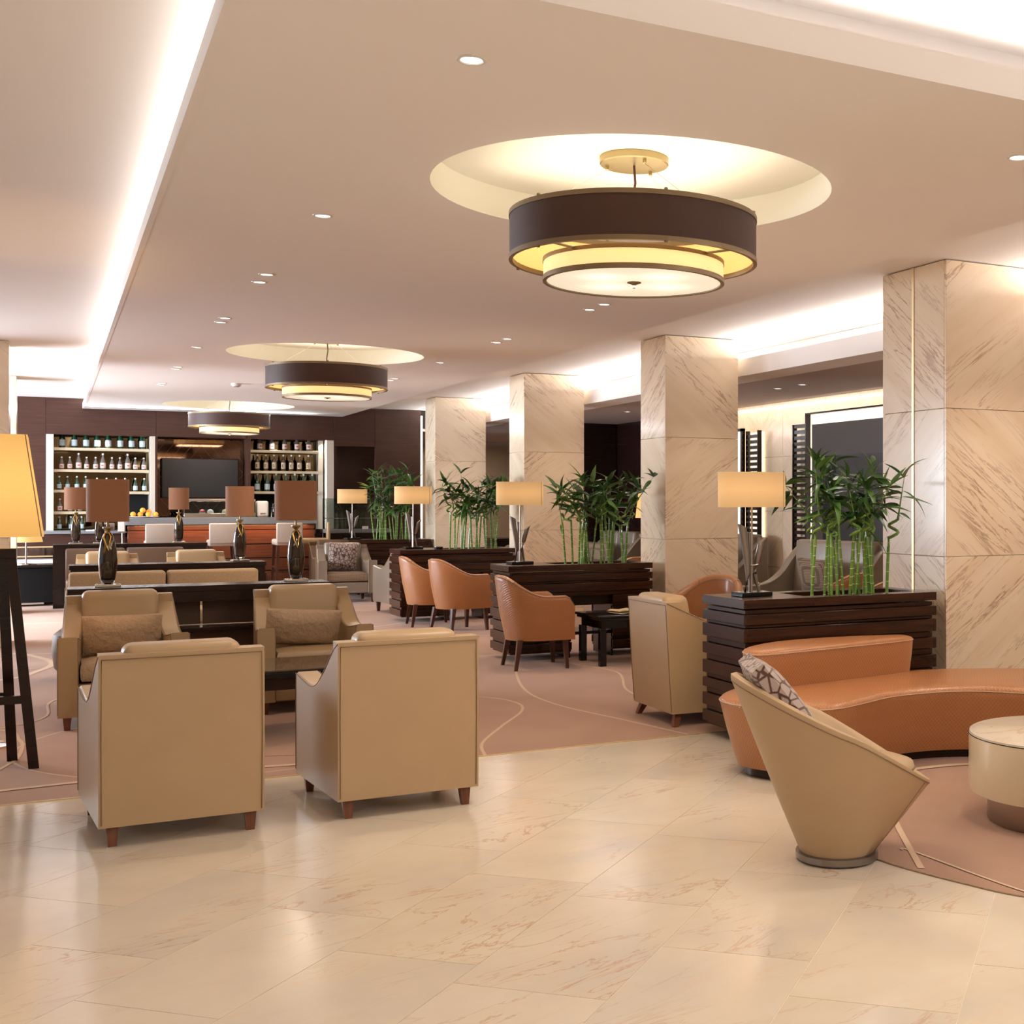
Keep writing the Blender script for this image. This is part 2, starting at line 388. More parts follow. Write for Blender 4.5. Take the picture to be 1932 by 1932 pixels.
def tube(bm, pts, r, seg=6, closed=False):
    pts = [Vector(p) for p in pts]; n = len(pts); rs = []
    rr = r if isinstance(r, (list, tuple)) else [r] * n
    up = Vector((0, 0, 1))
    for i in range(n):
        if closed: t = pts[(i + 1) % n] - pts[i - 1]
        else: t = pts[min(i + 1, n - 1)] - pts[max(i - 1, 0)]
        t.normalize()
        a = t.cross(up)
        if a.length < 0.05: a = t.cross(Vector((1, 0, 0)))
        a.normalize(); b = t.cross(a)
        rs.append([pts[i] + (a * math.cos(2 * PI * j / seg) + b * math.sin(2 * PI * j / seg)) * rr[i] for j in range(seg)])
    rings(bm, rs, True, closed); return bm
def prism(bm, pts, axis, a, b):
    # polygon in the two other axes, extruded from a to b along axis
    def P(p, d):
        return {'x': (d, p[0], p[1]), 'y': (p[0], d, p[1]), 'z': (p[0], p[1], d)}[axis]
    rings(bm, [[P(p, a) for p in pts], [P(p, b) for p in pts]]); return bm
def cushion(bm, x0, x1, y0, y1, z0, z1, puff=0.35, n=8, pinch=0.0):
    # pillow: box subdivided, corners kept, faces puffed
    cx, cy, cz = (x0 + x1) / 2, (y0 + y1) / 2, (z0 + z1) / 2; hx, hy, hz = (x1 - x0) / 2, (y1 - y0) / 2, (z1 - z0) / 2
    r = bmesh.ops.create_cube(bm, size=2.0)
    bmesh.ops.subdivide_edges(bm, edges=bm.edges[:], cuts=n, use_grid_fill=True)
    vs = list(bm.verts)
    thin = min((hx, 0), (hy, 1), (hz, 2))[1]
    for v in vs:
        p = [v.co.x, v.co.y, v.co.z]
        q = [abs(c) ** 1.0 for c in p]
        o = [i for i in range(3) if i != thin]
        f = (1 - q[o[0]] ** 4) * (1 - q[o[1]] ** 4)
        s = puff * f + (1 - puff)
        p[thin] *= s
        for i in range(2):
            a, b = o[i], o[1 - i]
            p[a] *= 1 - pinch * (1 - q[b] ** 2) * q[a]
            p[a] *= 1 - 0.10 * (1 - puff) * abs(p[thin]) ** 3 * q[a] ** 6
        v.co = Vector((cx + p[0] * hx, cy + p[1] * hy, cz + p[2] * hz))
    return bm
def softbox(bm, x0, x1, y0, y1, z0, z1, r=0.03, seg=3):
    return box(bm, x0, x1, y0, y1, z0, z1, r, seg)

ORD = ['first', 'second', 'third', 'fourth', 'fifth', 'sixth', 'seventh', 'eighth', 'ninth', 'tenth', 'eleventh', 'twelfth', 'thirteenth']
def tag(o, label=None, cat=None, group=None, kind=None):
    if label: o['label'] = label
    if cat: o['category'] = cat
    if group: o['group'] = group
    if kind: o['kind'] = kind
    return o
def thing(name, label, cat, loc=(0, 0, 0), rz=0, group=None):
    o = D.objects.new(name, None); C.objects.link(o); o.location = loc; o.rotation_euler = (0, 0, rz)
    o.empty_display_size = 0.1
    return tag(o, label, cat, group)
def copy_tree(o, parent=None):
    c = o.copy(); C.objects.link(c); c.parent = parent
    for ch in list(o.children): copy_tree(ch, c)
    return c
def inst(me_obj, name, parent, loc=None, rot=None, scale=None):
    o = D.objects.new(name, me_obj.data); C.objects.link(o); o.parent = parent
    if loc is not None: o.location = loc
    if rot is not None: o.rotation_euler = rot
    if scale is not None: o.scale = scale
    return o
def clip(poly, a, b, c):
    # keep a*x+b*y<=c
    out = []
    for i in range(len(poly)):
        p, q = poly[i], poly[(i + 1) % len(poly)]
        dp, dq = a * p[0] + b * p[1] - c, a * q[0] + b * q[1] - c
        if dp <= 0: out.append(p)
        if (dp < 0 < dq) or (dq < 0 < dp):
            t = dp / (dp - dq); out.append((p[0] + t * (q[0] - p[0]), p[1] + t * (q[1] - p[1])))
    return out
def parea(p):
    return abs(sum(p[i][0] * p[(i + 1) % len(p)][1] - p[(i + 1) % len(p)][0] * p[i][1] for i in range(len(p)))) / 2

# ---------------------------------------------------------------- room shell
HM, HR, HD = 2.99, 3.15, 2.80          # main ceiling, raised tray, lower side ceiling
YW, YC = 23.06, 7.24                   # back wall, carpet edge
COLY = [6.83, 11.33, 15.61, 19.92]
X0, X1, Y0, Y1 = -5.5, 9.5, -4.0, 27.5
fl = finish('floor', bx(X0, X1, Y0, Y1, -0.12, -0.002), 'grout', kind='structure')
# marble tiles laid at 45 degrees in running bond
tmin = (-3.2, 7.6); ty0 = -0.6
s2 = 2 ** 0.5
joint_u = {-4: 3.85, -3: 3.09, -2: 5.467, -1: 3.513, 0: 3.986}
ntile = 0
for k in range(-14, 12):
    v0 = -0.428 + k * 0.5155 ; v1 = v0 + 0.5155
    kk = k + 0
    u_ref = {-7: 3.85, -5: 3.09, -4: 5.467, -3: 3.513, -2: 3.986}.get(k, 3.2 + (k * 0.41) % 0.9)
    L = 0.90
    for i in range(-12, 14):
        u0 = u_ref + i * L; u1 = u0 + L; g = 0.0014
        cs = [(u0 + g, v0 + g), (u1 - g, v0 + g), (u1 - g, v1 - g), (u0 + g, v1 - g)]
        poly = [((u + v) / s2, (u - v) / s2) for u, v in cs]
        poly = clip(poly, -1, 0, -tmin[0]); poly = clip(poly, 1, 0, tmin[1]); poly = clip(poly, 0, -1, -ty0) if len(poly) > 2 else []
        if len(poly) > 2: poly = clip(poly, 0, 1, YC - 0.012)
        if len(poly) < 3 or parea(poly) < 0.004: continue
        cx = sum(p[0] for p in poly) / len(poly); cy = sum(p[1] for p in poly) / len(poly)
        bm = prism(B(), [(p[0] - cx, p[1] - cy) for p in poly], 'z', -0.0019, 0.0 + random.uniform(-0.0001, 0.0001))
        finish('tile', bm, 'floor', fl, loc=(cx, cy, 0)); ntile += 1
t = finish('floor_carpet', bx(X0 + .2, X1 - .2, YC, Y1 - .2, -0.0018, 0.003), 'carpet', kind='structure'); t.name = 'floor_carpet'
finish('trim_1', bx(-3.2, 7.6, YC - 0.012, YC, -0.0018, 0.005), 'gold', kind='structure')
RZ = [0]
def ribbon(pts, wd, z, parent, n=10):
    RZ[0] += 1; z += .00025 * RZ[0]
    vs = [Vector(p) for p in pts]; out = []
    for i in range(len(vs) - 1):
        p0, p1, p2, p3 = vs[max(i - 1, 0)], vs[i], vs[i + 1], vs[min(i + 2, len(vs) - 1)]
        for j in range(n):
            u = j / n; out.append(.5 * ((2 * p1) + (p2 - p0) * u + (2 * p0 - 5 * p1 + 4 * p2 - p3) * u * u + (3 * p1 - p0 - 3 * p2 + p3) * u**3))
    out.append(vs[-1]); bm = B(); L = []
    for i, p in enumerate(out):
        d = (out[min(i + 1, len(out) - 1)] - out[max(i - 1, 0)]).normalized(); q = Vector((-d.y, d.x)) * wd / 2
        L.append([bm.verts.new((p.x + q.x, p.y + q.y, z)), bm.verts.new((p.x - q.x, p.y - q.y, z))])
    for i in range(len(L) - 1): bm.faces.new((L[i][0], L[i][1], L[i + 1][1], L[i + 1][0]))
    return finish('inlay_line', bm, 'inlay', parent)
for pts, wd in (([(3.9, 11.6), (3.73, 11.25), (3.29, 9.72), (3.23, 8.82), (3.41, 7.92), (3.55, YC)], .022),
                ([(1.6, 9.65), (2.4, 9.62), (2.86, 9.40), (3.0, 9.03), (2.92, 8.65), (2.62, 8.15), (2.32, 7.62), (2.22, YC)], .020),
                ([(4.15, 10.9), (4.30, 10.2), (3.98, 9.25), (3.9, 8.7)], .022), ([(1.5, 14.4), (3.19, 15.03), (4.08, 15.47)], .03),
                ([(-1.2, 14.6), (-.36, 14.40), (-.12, 13.95), (.02, 13.3), (-.12, 12.7), (-.34, 12.3), (-1.2, 12.0)], .06),
                ([(-1.0, 9.9), (-.30, 9.62), (-.17, 9.15), (-.15, 8.8), (-.20, 8.35), (-.42, 7.9), (-1.0, 7.6)], .022),
                ([(-1.2, 9.1), (-.11, 9.85), (.05, 10.9), (.9, 12.0)], .018), ([(-1.5, 14.0), (.3, 12.6), (1.4, 11.5)], .016), ([(1.0, 7.9), (1.9, 7.55), (2.2, 7.5)], .012),
                ([(-.6, 7.55), (.4, 7.62), (1.4, 7.48)], .05)):
    ribbon(pts, wd, 0.0036, t)
# walls
finish('wall_left', bx(X0 - .1, X0, Y0, Y1, 0, 3.5), 'beige', kind='structure')
finish('wall_front', bx(X0, X1, Y0 - .1, Y0, 0, 3.5), 'beige', kind='structure')
finish('wall_far', bx(X0, X1, Y1, Y1 + .1, 0, 3.5), 'beige', kind='structure')
finish('wall_right', bx(X1, X1 + .1, Y0, Y1, 0, 3.5), 'beige', kind='structure')
# ceilings
def slab_with_holes(name, x0, x1, y0, y1, z, holes, mat, seg=64):
    bm = B()
    def quad(a, b, c, d): bm.faces.new([bm.verts.new((*p, z)) for p in (a, b, c, d)])
    ys = y0
    for (cx, cy, r) in holes:
        s = r + 0.12
        quad((x0, ys), (x1, ys), (x1, cy - s), (x0, cy - s))
        quad((x0, cy - s), (cx - s, cy - s), (cx - s, cy + s), (x0, cy + s))
        quad((cx + s, cy - s), (x1, cy - s), (x1, cy + s), (cx + s, cy + s))
        ci = []; sq = []
        for j in range(seg):
            a = 2 * PI * j / seg; c_, s_ = math.cos(a), math.sin(a); m = max(abs(c_), abs(s_))
            ci.append(bm.verts.new((cx + r * c_, cy + r * s_, z))); sq.append(bm.verts.new((cx + s * c_ / m, cy + s * s_ / m, z)))
        for j in range(seg):
            k = (j + 1) % seg; bm.faces.new((ci[j], sq[j], sq[k], ci[k]))
        ys = cy + s
    quad((x0, ys), (x1, ys), (x1, y1), (x0, y1))
    return finish(name, bm, mat, kind='structure')
XL, XR, YB = 0.45, 4.48, 3.58
HOLES = [(2.44, 5.57, 0.95), (2.45, 13.34, 0.95), (2.43, 21.2, 0.95)]
slab_with_holes('ceiling', XL, XR, YB, YW, HM, HOLES, 'ceiling')
finish('ceiling_left', bx(X0, XL + .45, YB - .0, YW, HR, HR + .05), 'ceiling', kind='structure')
finish('ceiling_right', bx(XR - .35, 6.75, YB + .0, YW, HR + .004, HR + .054), 'ceiling', kind='structure')
finish('ceiling_front', bx(X0, X1, Y0, YB + .35, 3.30, 3.35), 'ceiling', kind='structure')
finish('ceiling_side', bx(6.58, X1, YB, 27.4, HD, HD + .05), 'ceiling_dark', kind='structure')
finish('ceiling_end', bx(X0, 6.58, YW + .6, 27.4, HD, HD + .05), 'ceiling_dark', kind='structure')
finish('trim_2', bx(XL - .0, XL + .03, YB, YW, HM - .002, 3.075), 'ceiling', kind='structure')     # left lip
finish('trim_3', bx(XL, XR, YB, YB + .03, HM - .002, 3.10), 'ceiling', kind='structure')           # front fascia
finish('trim_4', bx(6.20, 6.24, YB, YW, HD, 2.965), 'ceiling', kind='structure')                     # right fascia
finish('trim_5', bx(6.20, 6.60, YB, YW, HD - .012, HD), 'ceiling', kind='structure')
finish('trim_6', bx(XL + .03, XL + .5, YB + .03, YW, 3.04, 3.06), 'ceiling', kind='structure')        # trough floor
finish('trim_7', bx(6.24, 6.75, YB, YW, 2.86, 2.88), 'ceiling', kind='structure')
finish('trim_8', bx(6.70, 6.75, YB, YW, 2.88, HR), 'ceiling', kind='structure')
finish('trim_9', bx(XL + .45, XL + .5, YB + .3, YW, HM + .02, HR + .1), 'ceiling', kind='structure')
finish('trim_10', bx(XR - .0, XR + .01, YB, YW, HM, HR), 'ceiling', kind='structure')
finish('trim_11', bx(X0, X1, YB + .35, YB + .4, HR, 3.35), 'ceiling', kind='structure')
finish('trim_12', bx(XL + .03, XR, YB + .03, YB + .35, 3.06, 3.08), 'ceiling', kind='structure')
finish('trim_18', bx(XR, XR + .012, YB, YB + .36, HM, 3.31), 'ceiling', kind='structure')
finish('trim_19', bx(XL, XL + .012, YB, YB + .36, HM, 3.31), 'ceiling', kind='structure')
finish('trim_20', bx(XR + .012, XR + .03, YB - .03, YB + .4, 3.14, 3.31), 'ceiling', kind='structure')
finish('trim_13', bx(XR + .012, X1, YB - .02, YB, HD, 3.30), 'ceiling', kind='structure')
finish('trim_14', bx(XL + .03, XR, YB + .33, YB + .36, 3.08, 3.31), 'ceiling', kind='structure')
# three circular coffers
for i, (cx, cy, r) in enumerate(HOLES):
    bm = lathe(B(), [(r, HM), (r, HR - .001), (0.001, HR)], 64, (cx, cy), cap=False)
    finish('trim_%d' % (15 + i), bm, 'coffer', kind='structure')
# window wall far left: mullions and panes
wf = finish('window_1', bx(-5.48, -5.40, 15.2, 22.8, 0.0, 0.25), 'white', kind='structure')
for k in range(6): finish('mullion', bx(-5.46, -5.38, 15.2 + k * 1.5, 15.28 + k * 1.5, 0.25, 3.1), 'white', wf)
MT['daypane'] = m_emit('bright_daylight_pane', (0.85, 0.93, 1.0), 2.2)
for k in range(5): finish('pane', bx(-5.45, -5.44, 15.28 + k * 1.5, 16.7 + k * 1.5, 0.25, 3.1), 'daypane', wf)

# ---------------------------------------------------------------- columns
def column(x0, x1, y0, y1, label, flip, strip=False, cap=None):
    t = thing('column', label, 'column', ((x0 + x1) / 2, (y0 + y1) / 2, 0))
    cx, cy = (x0 + x1) / 2, (y0 + y1) / 2; hx, hy = (x1 - x0) / 2, (y1 - y0) / 2
    finish('core', bx(-hx + .02, hx - .02, -hy + .02, hy - .02, 0, HR - .002), 'grout', t)
    zs = [0.0, 0.10, 1.118, 2.133, HR - .003]
    for i in range(4):
        z0, z1 = zs[i] + .0015, zs[i + 1] - .0015
        mt = 'colA' if (i + flip) % 2 == 0 else 'colB'
        # four faces; corner-mitred slabs, h=x+y grows away from the near corner on both faces
        def slab(a0, a1, b0, b1):
            bm = B(); box(bm, a0, a1, b0, b1, z0, z1, 0.002, 1)
            # shift so the object origin sits at the near corner: veins mirror about it
            for v in bm.verts: v.co -= Vector((-hx, -hy, 0))
            finish('marble_slab', bm, mt, t, loc=(-hx, -hy, 0))
        g = .0012
        slab(-hx, hx, -hy, -hy + .022)
        if strip:
            slab(-hx, -hx + .022, -hy + .023, -g - .01); slab(-hx, -hx + .022, g + .01, hy)
        else:
            slab(-hx, -hx + .022, -hy + .023, hy)
        slab(hx - .022, hx, -hy + .023, hy)
        slab(-hx + .023, hx - .023, hy - .022, hy)
    if strip:
        s_ = finish('corner_strip', bx(-hx - .006, -hx + .018, -.012, .012, 0, HR - .003), 'gold', t); s_['label'] = 'vertical gold inlay strip'
    return t
column(5.30, 6.12, 6.83, 7.58, 'nearest marble column at the right with vertical gold strip', 0, True)
column(5.30, 6.12, 11.33, 11.93, 'second marble column from the right, between two bamboo planters', 1)
column(5.30, 6.12, 15.61, 16.21, 'third marble column from the right, behind a cream shaded lamp', 1)
column(5.30, 6.12, 19.92, 20.52, 'farthest right marble column with bluish left face near bar', 1)
column(-1.2, -0.37, 15.1, 15.7, 'left edge marble column behind the amber lampshade', 1)
column(-1.2, -0.39, 19.3, 19.9, 'slim marble column sliver beside dark bar wall at far left', 1)

# ---------------------------------------------------------------- ceiling fixtures
def downlight_proto():
    t = thing('downlight', '', 'downlight')
    bm = lathe(B(), [(0.036, -0.001), (0.040, -0.004), (0.050, -0.003), (0.052, 0.002)], 20, cap=False)
    finish('trim_ring', bm, 'white', t)
    bm = lathe(B(), [(0.001, 0.0), (0.037, 0.0)], 20, cap=False)
    finish('lens', bm, 'lens', t)
    return t
dlp = downlight_proto(); used = False
def downlight(x, y, z, label, group, power=22, spotsize=85, sc=1.0, color=WARM):
    global used
    t = dlp if not used else copy_tree(dlp); used = True
    t.location = (x, y, z - 0.001); tag(t, label, 'downlight', group); t.scale = (sc, sc, 1)
    if power: spot('downlight_beam', (x, y, z - 0.02), power, spotsize, 0.8, color)
L1 = [4.18, 6.85, 8.81, 9.14, 11.08, 11.36, 13.32, 15.37, 15.64, 17.62, 17.88]
for i, y in enumerate(L1):
    downlight(1.235, y, HM, '%s recessed downlight counting from camera in the left ceiling row' % ORD[i], 'left row of ceiling downlights', 46 if i in (0, 1, 6) else 30)
L2 = [4.19, 6.85, 8.88, 9.18, 11.21, 11.52, 13.5, 15.53, 15.77, 17.75, 18.0]
for i, y in enumerate(L2):
    downlight(3.645, y, HM, '%s recessed downlight counting from camera in the right ceiling row' % ORD[i], 'right row of ceiling downlights', 46 if i in (0, 1, 6) else 30)
for i, (x, y) in enumerate([(7.30, 12.0), (7.30, 12.55), (7.3, 16.9), (7.3, 22.0), (6.95, 25.0), (7.5, 25.0)]):
    downlight(x, y, HD - .001, '%s downlight from camera in the dark lower ceiling beyond the columns' % ORD[i], 'downlights of the side lounge', 26)
for x in (0.75, 1.75, 2.55, 3.38, 4.18):
    downlight(x, 23.2, 2.570, '%s downlight from left under the dark wood header over the bar' % ORD[[0.75, 1.75, 2.55, 3.38, 4.18].index(x)], 'downlights in the bar header', 14, 100)
# spots of the lobby behind and beside the camera
for x, y in ((0.2, 1.6), (2.2, 1.0), (4.2, 2.2), (-1.5, 3.0), (6.3, 2.6)):
    spot('lobby_spot', (x, y, 3.28), 42, 95, 0.9, WARM)
for y, pw in ((5.85, 95), (10.35, 60), (14.65, 55), (18.95, 45)):
    spot('tray_spot', (5.75, y, HR - .02), pw, 105, 0.8, WARM)

def pendant(cx, cy, label):
    t = thing('drum_ceiling_lamp', label, 'ceiling lamp', (cx, cy, 0), 0, 'tiered drum ceiling lamps')
    def shell(name, r, z0, z1, mat, th=0.004):
        bm = lathe(B(), [(r, z0), (r, z1), (r - th, z1), (r - th, z0), (r, z0)], 72, cap=False); return finish(name, bm, mat, t)
    def band(name, r, z0, z1, th=0.008):
        bm = lathe(B(), [(r - th - .006, z0), (r + .004, z0), (r + .004, z1), (r - th - .006, z1), (r - th - .006, z0)], 72, cap=False); return finish(name, bm, 'bronze', t)
    shell('outer_shade', 0.588, 2.655, 2.845, 'drum')
    shell('shade_lining', 0.583, 2.660, 2.840, 'drum_in', 0.002)
    band('upper_ring', 0.588, 2.840, 2.862); band('lower_ring', 0.588, 2.638, 2.660)
    shell('inner_shade', 0.430, 2.565, 2.640, 'band', 0.003)
    band('inner_upper_ring', 0.430, 2.634, 2.652); band('inner_lower_ring', 0.430, 2.545, 2.567)
    finish('diffuser', lathe(B(), [(0.001, 2.552), (0.418, 2.552), (0.418, 2.558), (0.001, 2.558)], 64, cap=False), 'diffuser', t)
    f = finish('finial', lathe(B(), [(0.003, 2.522), (0.010, 2.524), (0.010, 2.540), (0.034, 2.548), (0.034, 2.552), (0.003, 2.553)], 20), 'bronze', t)
    for k in range(4):
        a = PI / 4 * 0.6 + k * PI / 2; c_, s_ = math.cos(a), math.sin(a)
        bm = tube(B(), [(0.43 * c_, 0.43 * s_, 2.647), (0.585 * c_, 0.585 * s_, 2.647)], 0.006, 6)
        finish('spoke', bm, 'bronze', t)
    for k in range(6):
        a = 0.35 + k * PI / 3; c_, s_ = math.cos(a), math.sin(a)
        finish('screw', lathe(B(), [(0.006, 2.630), (0.009, 2.632), (0.009, 2.640)], 8, (0.588 * c_, 0.588 * s_)), 'bronze', t)
        finish('screw', lathe(B(), [(0.009, 2.862), (0.009, 2.868), (0.006, 2.872)], 8, (0.585 * c_, 0.585 * s_)), 'bronze', t)
    cn = finish('canopy', lathe(B(), [(0.165, 3.148), (0.165, 3.118), (0.160, 3.113), (0.003, 3.113)], 40, cap=False), 'brass', t); cn['label'] = 'round brass ceiling canopy'
    for k in range(3):
        a = 0.5 + k * 2 * PI / 3; c_, s_ = math.cos(a), math.sin(a)
        finish('cable_grip', lathe(B(), [(0.009, 3.113), (0.009, 3.096), (0.005, 3.092)], 8, (0.13 * c_, 0.13 * s_)), 'brass', t)
        finish('suspension_wire', tube(B(), [(0.13 * c_, 0.13 * s_, 3.095), (0.56 * c_, 0.56 * s_, 2.862)], 0.0016, 4), 'steel', t)
    finish('power_cord', tube(B(), [(0, 0, 3.113), (0.006, 0, 3.03), (-0.006, 0, 2.95), (0.0, 0, 2.80)], 0.006, 6), 'drum', t)
    lp = finish('bulb_plate', bx(-.36, .36, -.02, .02, 2.795, 2.80), 'bronze', t)
    area('pendant_up', (cx, cy, 2.87), (0, 0, 1), 1.1, 1.1, 8.5, (1.0, 0.90, 0.72))
    area('pendant_down', (cx, cy, 2.535), (0, 0, -1), 0.75, 0.75, 30, WARM)
pendant(HOLES[0][0], HOLES[0][1], 'largest drum ceiling lamp, brown two tier shade nearest the camera')
pendant(HOLES[1][0], HOLES[1][1], 'middle brown drum ceiling lamp hanging under the second round coffer')
pendant(HOLES[2][0], HOLES[2][1], 'farthest drum ceiling lamp hanging in front of the bar')
sd = thing('smoke_detector', 'small white round smoke detector on the ceiling left of the middle drum lamp', 'smoke detector', (2.05, 17.2, HM))
finish('body', lathe(B(), [(0.06, 0.0), (0.06, -0.02), (0.045, -0.035), (0.02, -0.042), (0.001, -0.042)], 24, cap=False), 'white', sd)
finish('sensor_ring', lathe(B(), [(0.035, -0.037), (0.038, -0.041), (0.030, -0.043)], 20, cap=False), 'gun', sd)

# ---------------------------------------------------------------- bar wall
wb = finish('wall_back', bx(-5.4, 5.88, YW + .52, YW + .60, 0, HR), 'wood_wall', kind='structure')
def panel(x0, x1, z0, z1, y0=YW, y1=YW + .04, mat='wood_wall', name='panel', parent=None):
    return finish(name, bx(x0, x1, y0, y1, z0, z1, 0.002, 1), mat, parent or wb)
panel(-5.3, -0.455, 0, HR); panel(-0.45, -0.063, 0, HR)
panel(-0.06, 1.515, 2.575, HR); panel(1.52, 2.915, 2.575, HR); panel(2.92, 4.345, 2.575, HR)
panel(4.35, 5.05, 2.47, HR); panel(5.055, 5.87, 0, HR)
finish('header_soffit', bx(-0.06, 4.35, YW, YW + .52, 2.565, 2.575), 'wood_wall', wb)
panel(5.87, 5.90, 0, HR - .1, YW - .02, YW + .1, 'ledstrip', 'lit_strip')
# dark passage right of the bar
finish('passage_side', bx(4.35, 4.40, YW + .04, YW + 2.5, 0, 2.47), 'wood_wall', wb)
panel(4.42, 5.05, 0, 2.47, YW + 2.2, YW + 2.25, 'wood_dark', 'passage_panel')
# posts
panel(-0.06, 0.045, 0, 2.565, YW - .01, YW + .45, 'post', 'post'); panel(1.43, 1.505, 1.0, 2.565, YW - .01, YW + .45, 'post', 'post')
panel(1.506, 1.54, 1.0, 2.565, YW, YW + .45, 'wood_wall', 'post'); panel(2.92, 2.975, 1.0, 2.565, YW, YW + .45, 'wood_wall', 'post')
panel(4.12, 4.20, 1.0, 2.565, YW + .2, YW + .45, 'post', 'post'); panel(4.20, 4.225, 0.9, 2.565, YW - .012, YW, 'ledstrip', 'lit_strip'); panel(4.225, 4.345, 0.0, 2.565, YW - .01, YW + .4, 'post', 'post')
# mirrors at the back of the niches
panel(0.045, 1.43, 0.9, 2.565, YW + .47, YW + .49, 'mirror', 'mirror'); panel(2.975, 4.12, 0.9, 2.565, YW + .47, YW + .49, 'mirror', 'mirror')
panel(1.02, 1.42, 1.15, 1.66, YW + .44, YW + .46, 'blackm', 'dark_panel'); panel(2.99, 4.11, 1.15, 1.66, YW + .44, YW + .46, 'blackm', 'dark_panel')
def shelf(x0, x1, z, label):
    t = thing('wall_shelf', label, 'shelf', ((x0 + x1) / 2, YW + .28, z))
    hx = (x1 - x0) / 2
    finish('board', bx(-hx, hx, -.16, .16, -.045, 0, 0.003, 1), 'shelf', t)
    finish('bracket', bx(-hx - .0, -hx + .05, -.14, .16, -.05, -.045), 'post', t); finish('bracket', bx(hx - .05, hx, -.14, .16, -.05, -.045), 'post', t)
for i, z in enumerate((2.36, 2.01)):
    shelf(0.05, 1.425, z, '%s champagne shelf from top in the left bar niche' % ORD[i])
shelf(0.05, 0.60, 1.68, 'short champagne shelf with green bottles in the left bar niche')
shelf(0.62, 1.425, 1.655, 'champagne shelf above the oranges in the left bar niche')
shelf(0.05, 0.60, 1.33, 'lowest short champagne shelf in the left bar niche')
for i, z in enumerate((2.38, 2.02, 1.665)):
    shelf(2.98, 4.115, z, '%s champagne shelf from top in the right bar niche' % ORD[i])
# herringbone mirror behind the screen
hx0, hx1, hz0, hz1 = 1.545, 2.915, 1.05, 2.56; xm, zm = (hx0 + hx1) / 2, 1.98
for qx in (0, 1):
    for qz in (0, 1):
        ax0, ax1 = (hx0, xm) if qx == 0 else (xm, hx1); az0, az1 = (hz0, zm) if qz == 0 else (zm, hz1)
        sg = 1 if (qx + qz) % 2 == 1 else -1     # '/' : x - z const ; '\' : x + z const
        st = 0.150
        for k in range(-30, 60):
            c0 = k * st; poly = [(ax0, az0), (ax1, az0), (ax1, az1), (ax0, az1)]
            s_ = -1 if (qx == 0 and qz == 1) or (qx == 1 and qz == 0) else 1
            poly = clip(poly, 1, s_ * 0.8, c0 + st - .004)
            if len(poly) > 2: poly = clip(poly, -1, -s_ * 0.8, -c0)
            if len(poly) < 3 or parea(poly) < 0.002: continue
            finish('mirror_strip', prism(B(), poly, 'y', YW + .445, YW + .45), 'mirror_dark', wb)
finish('mirror_backing', bx(hx0, hx1, YW + .452, YW + .47, hz0, hz1), 'mirror_line', wb)
tv = thing('television', 'large black flat television on the mirrored wall behind the bar', 'television', (2.22, YW + .30, 1.55))
finish('frame', bx(-.60, .60, -.025, .025, 0, .67, .004, 1), 'black', tv)
finish('screen', bx(-.585, .585, -.028, -.024, .015, .655), 'screen', tv)
finish('bracket', bx(-.15, .15, .025, .14, .2, .45), 'blackm', tv)

# ---------------------------------------------------------------- bottles
def bottle(kind, h, r, label):
    g = {'green': 'g_green', 'clear': 'g_clear', 'dark': 'g_dark', 'tall': 'g_clear'}[kind]
    t = thing('bottle', label, 'bottle')
    if kind == 'dark': prof = [(r * .9, 0), (r, .01), (r, h * .60), (r * .85, h * .68), (r * .38, h * .75), (r * .36, h * .90)]
    else: prof = [(r * .85, 0), (r, .012), (r, h * .42), (r * .9, h * .55), (r * .5, h * .76), (r * .36, h * .84), (r * .36, h * .92)]
    finish('glass', lathe(B(), prof, 14), g, t)
    lm = {'green': 'lab_b', 'clear': 'lab_w', 'tall': 'lab_w', 'dark': 'lab_c'}[kind]
    z0, z1 = (h * .10, h * .42) if kind != 'dark' else (h * .14, h * .52)
    finish('paper_label', lathe(B(), [(r + .001, z0), (r + .001, z1)], 14, cap=False), lm, t)
    finish('cap', lathe(B(), [(r * .40, h * .90), (r * .42, h), (r * .1, h + .002)], 10), 'white', t)
    if kind in ('green', 'tall'):
        finish('neck_label', lathe(B(), [(r * .86, h * .56), (r * .50, h * .70)], 12, cap=False), 'white', t)
    if kind in ('clear', 'tall'):
        finish('label_mark', bx(-r * .45, r * .45, -r - .0035, -r - .001, z0 + h * .12, z0 + h * .20), 'red', t)
    return t
protos = {}
def place_bottle(kind, h, r, x, z, label, group, y=YW + .22):
    key = (kind, h)
    if key not in protos: t = protos[key] = bottle(kind, h, r, label)
    else: t = copy_tree(protos[key])
    t.location = (x, y, z); t.rotation_euler = (0, 0, random.uniform(-.3, .3)); tag(t, label, 'bottle', group); return t
def row(kinds, x0, x1, z, text, group):
    n = len(kinds)
    for i, k in enumerate(kinds):
        x = x0 + (x1 - x0) * i / max(1, n - 1) + random.uniform(-.008, .008)
        h, r = {'green': (0.22, .033), 'big': (0.31, .043), 'clear': (0.205, .034), 'tall': (0.265, .040), 'dark': (0.285, .036)}[k]
        place_bottle('green' if k == 'big' else k, h, r, x, z, text.format(ORD[i]), group)
row(['big'] * 8, 0.17, 1.33, 2.361, '{} from left of the blue labelled green bottles on top left shelf', 'bottles on the top left shelf')
row(['clear', 'clear', 'tall', 'clear', 'clear', 'tall', 'clear', 'clear', 'tall', 'clear', 'clear'], 0.16, 1.35, 2.011, '{} from left of the clear water bottles on second left shelf', 'bottles on the second left shelf')
row(['green'] * 4, 0.12, 0.50, 1.681, '{} from left of the small green bottles on short left shelf', 'bottles on the short left shelf')
row(['green'] * 6, 0.66, 1.36, 1.656, '{} from left of the green bottles on the shelf above oranges', 'bottles above the oranges')
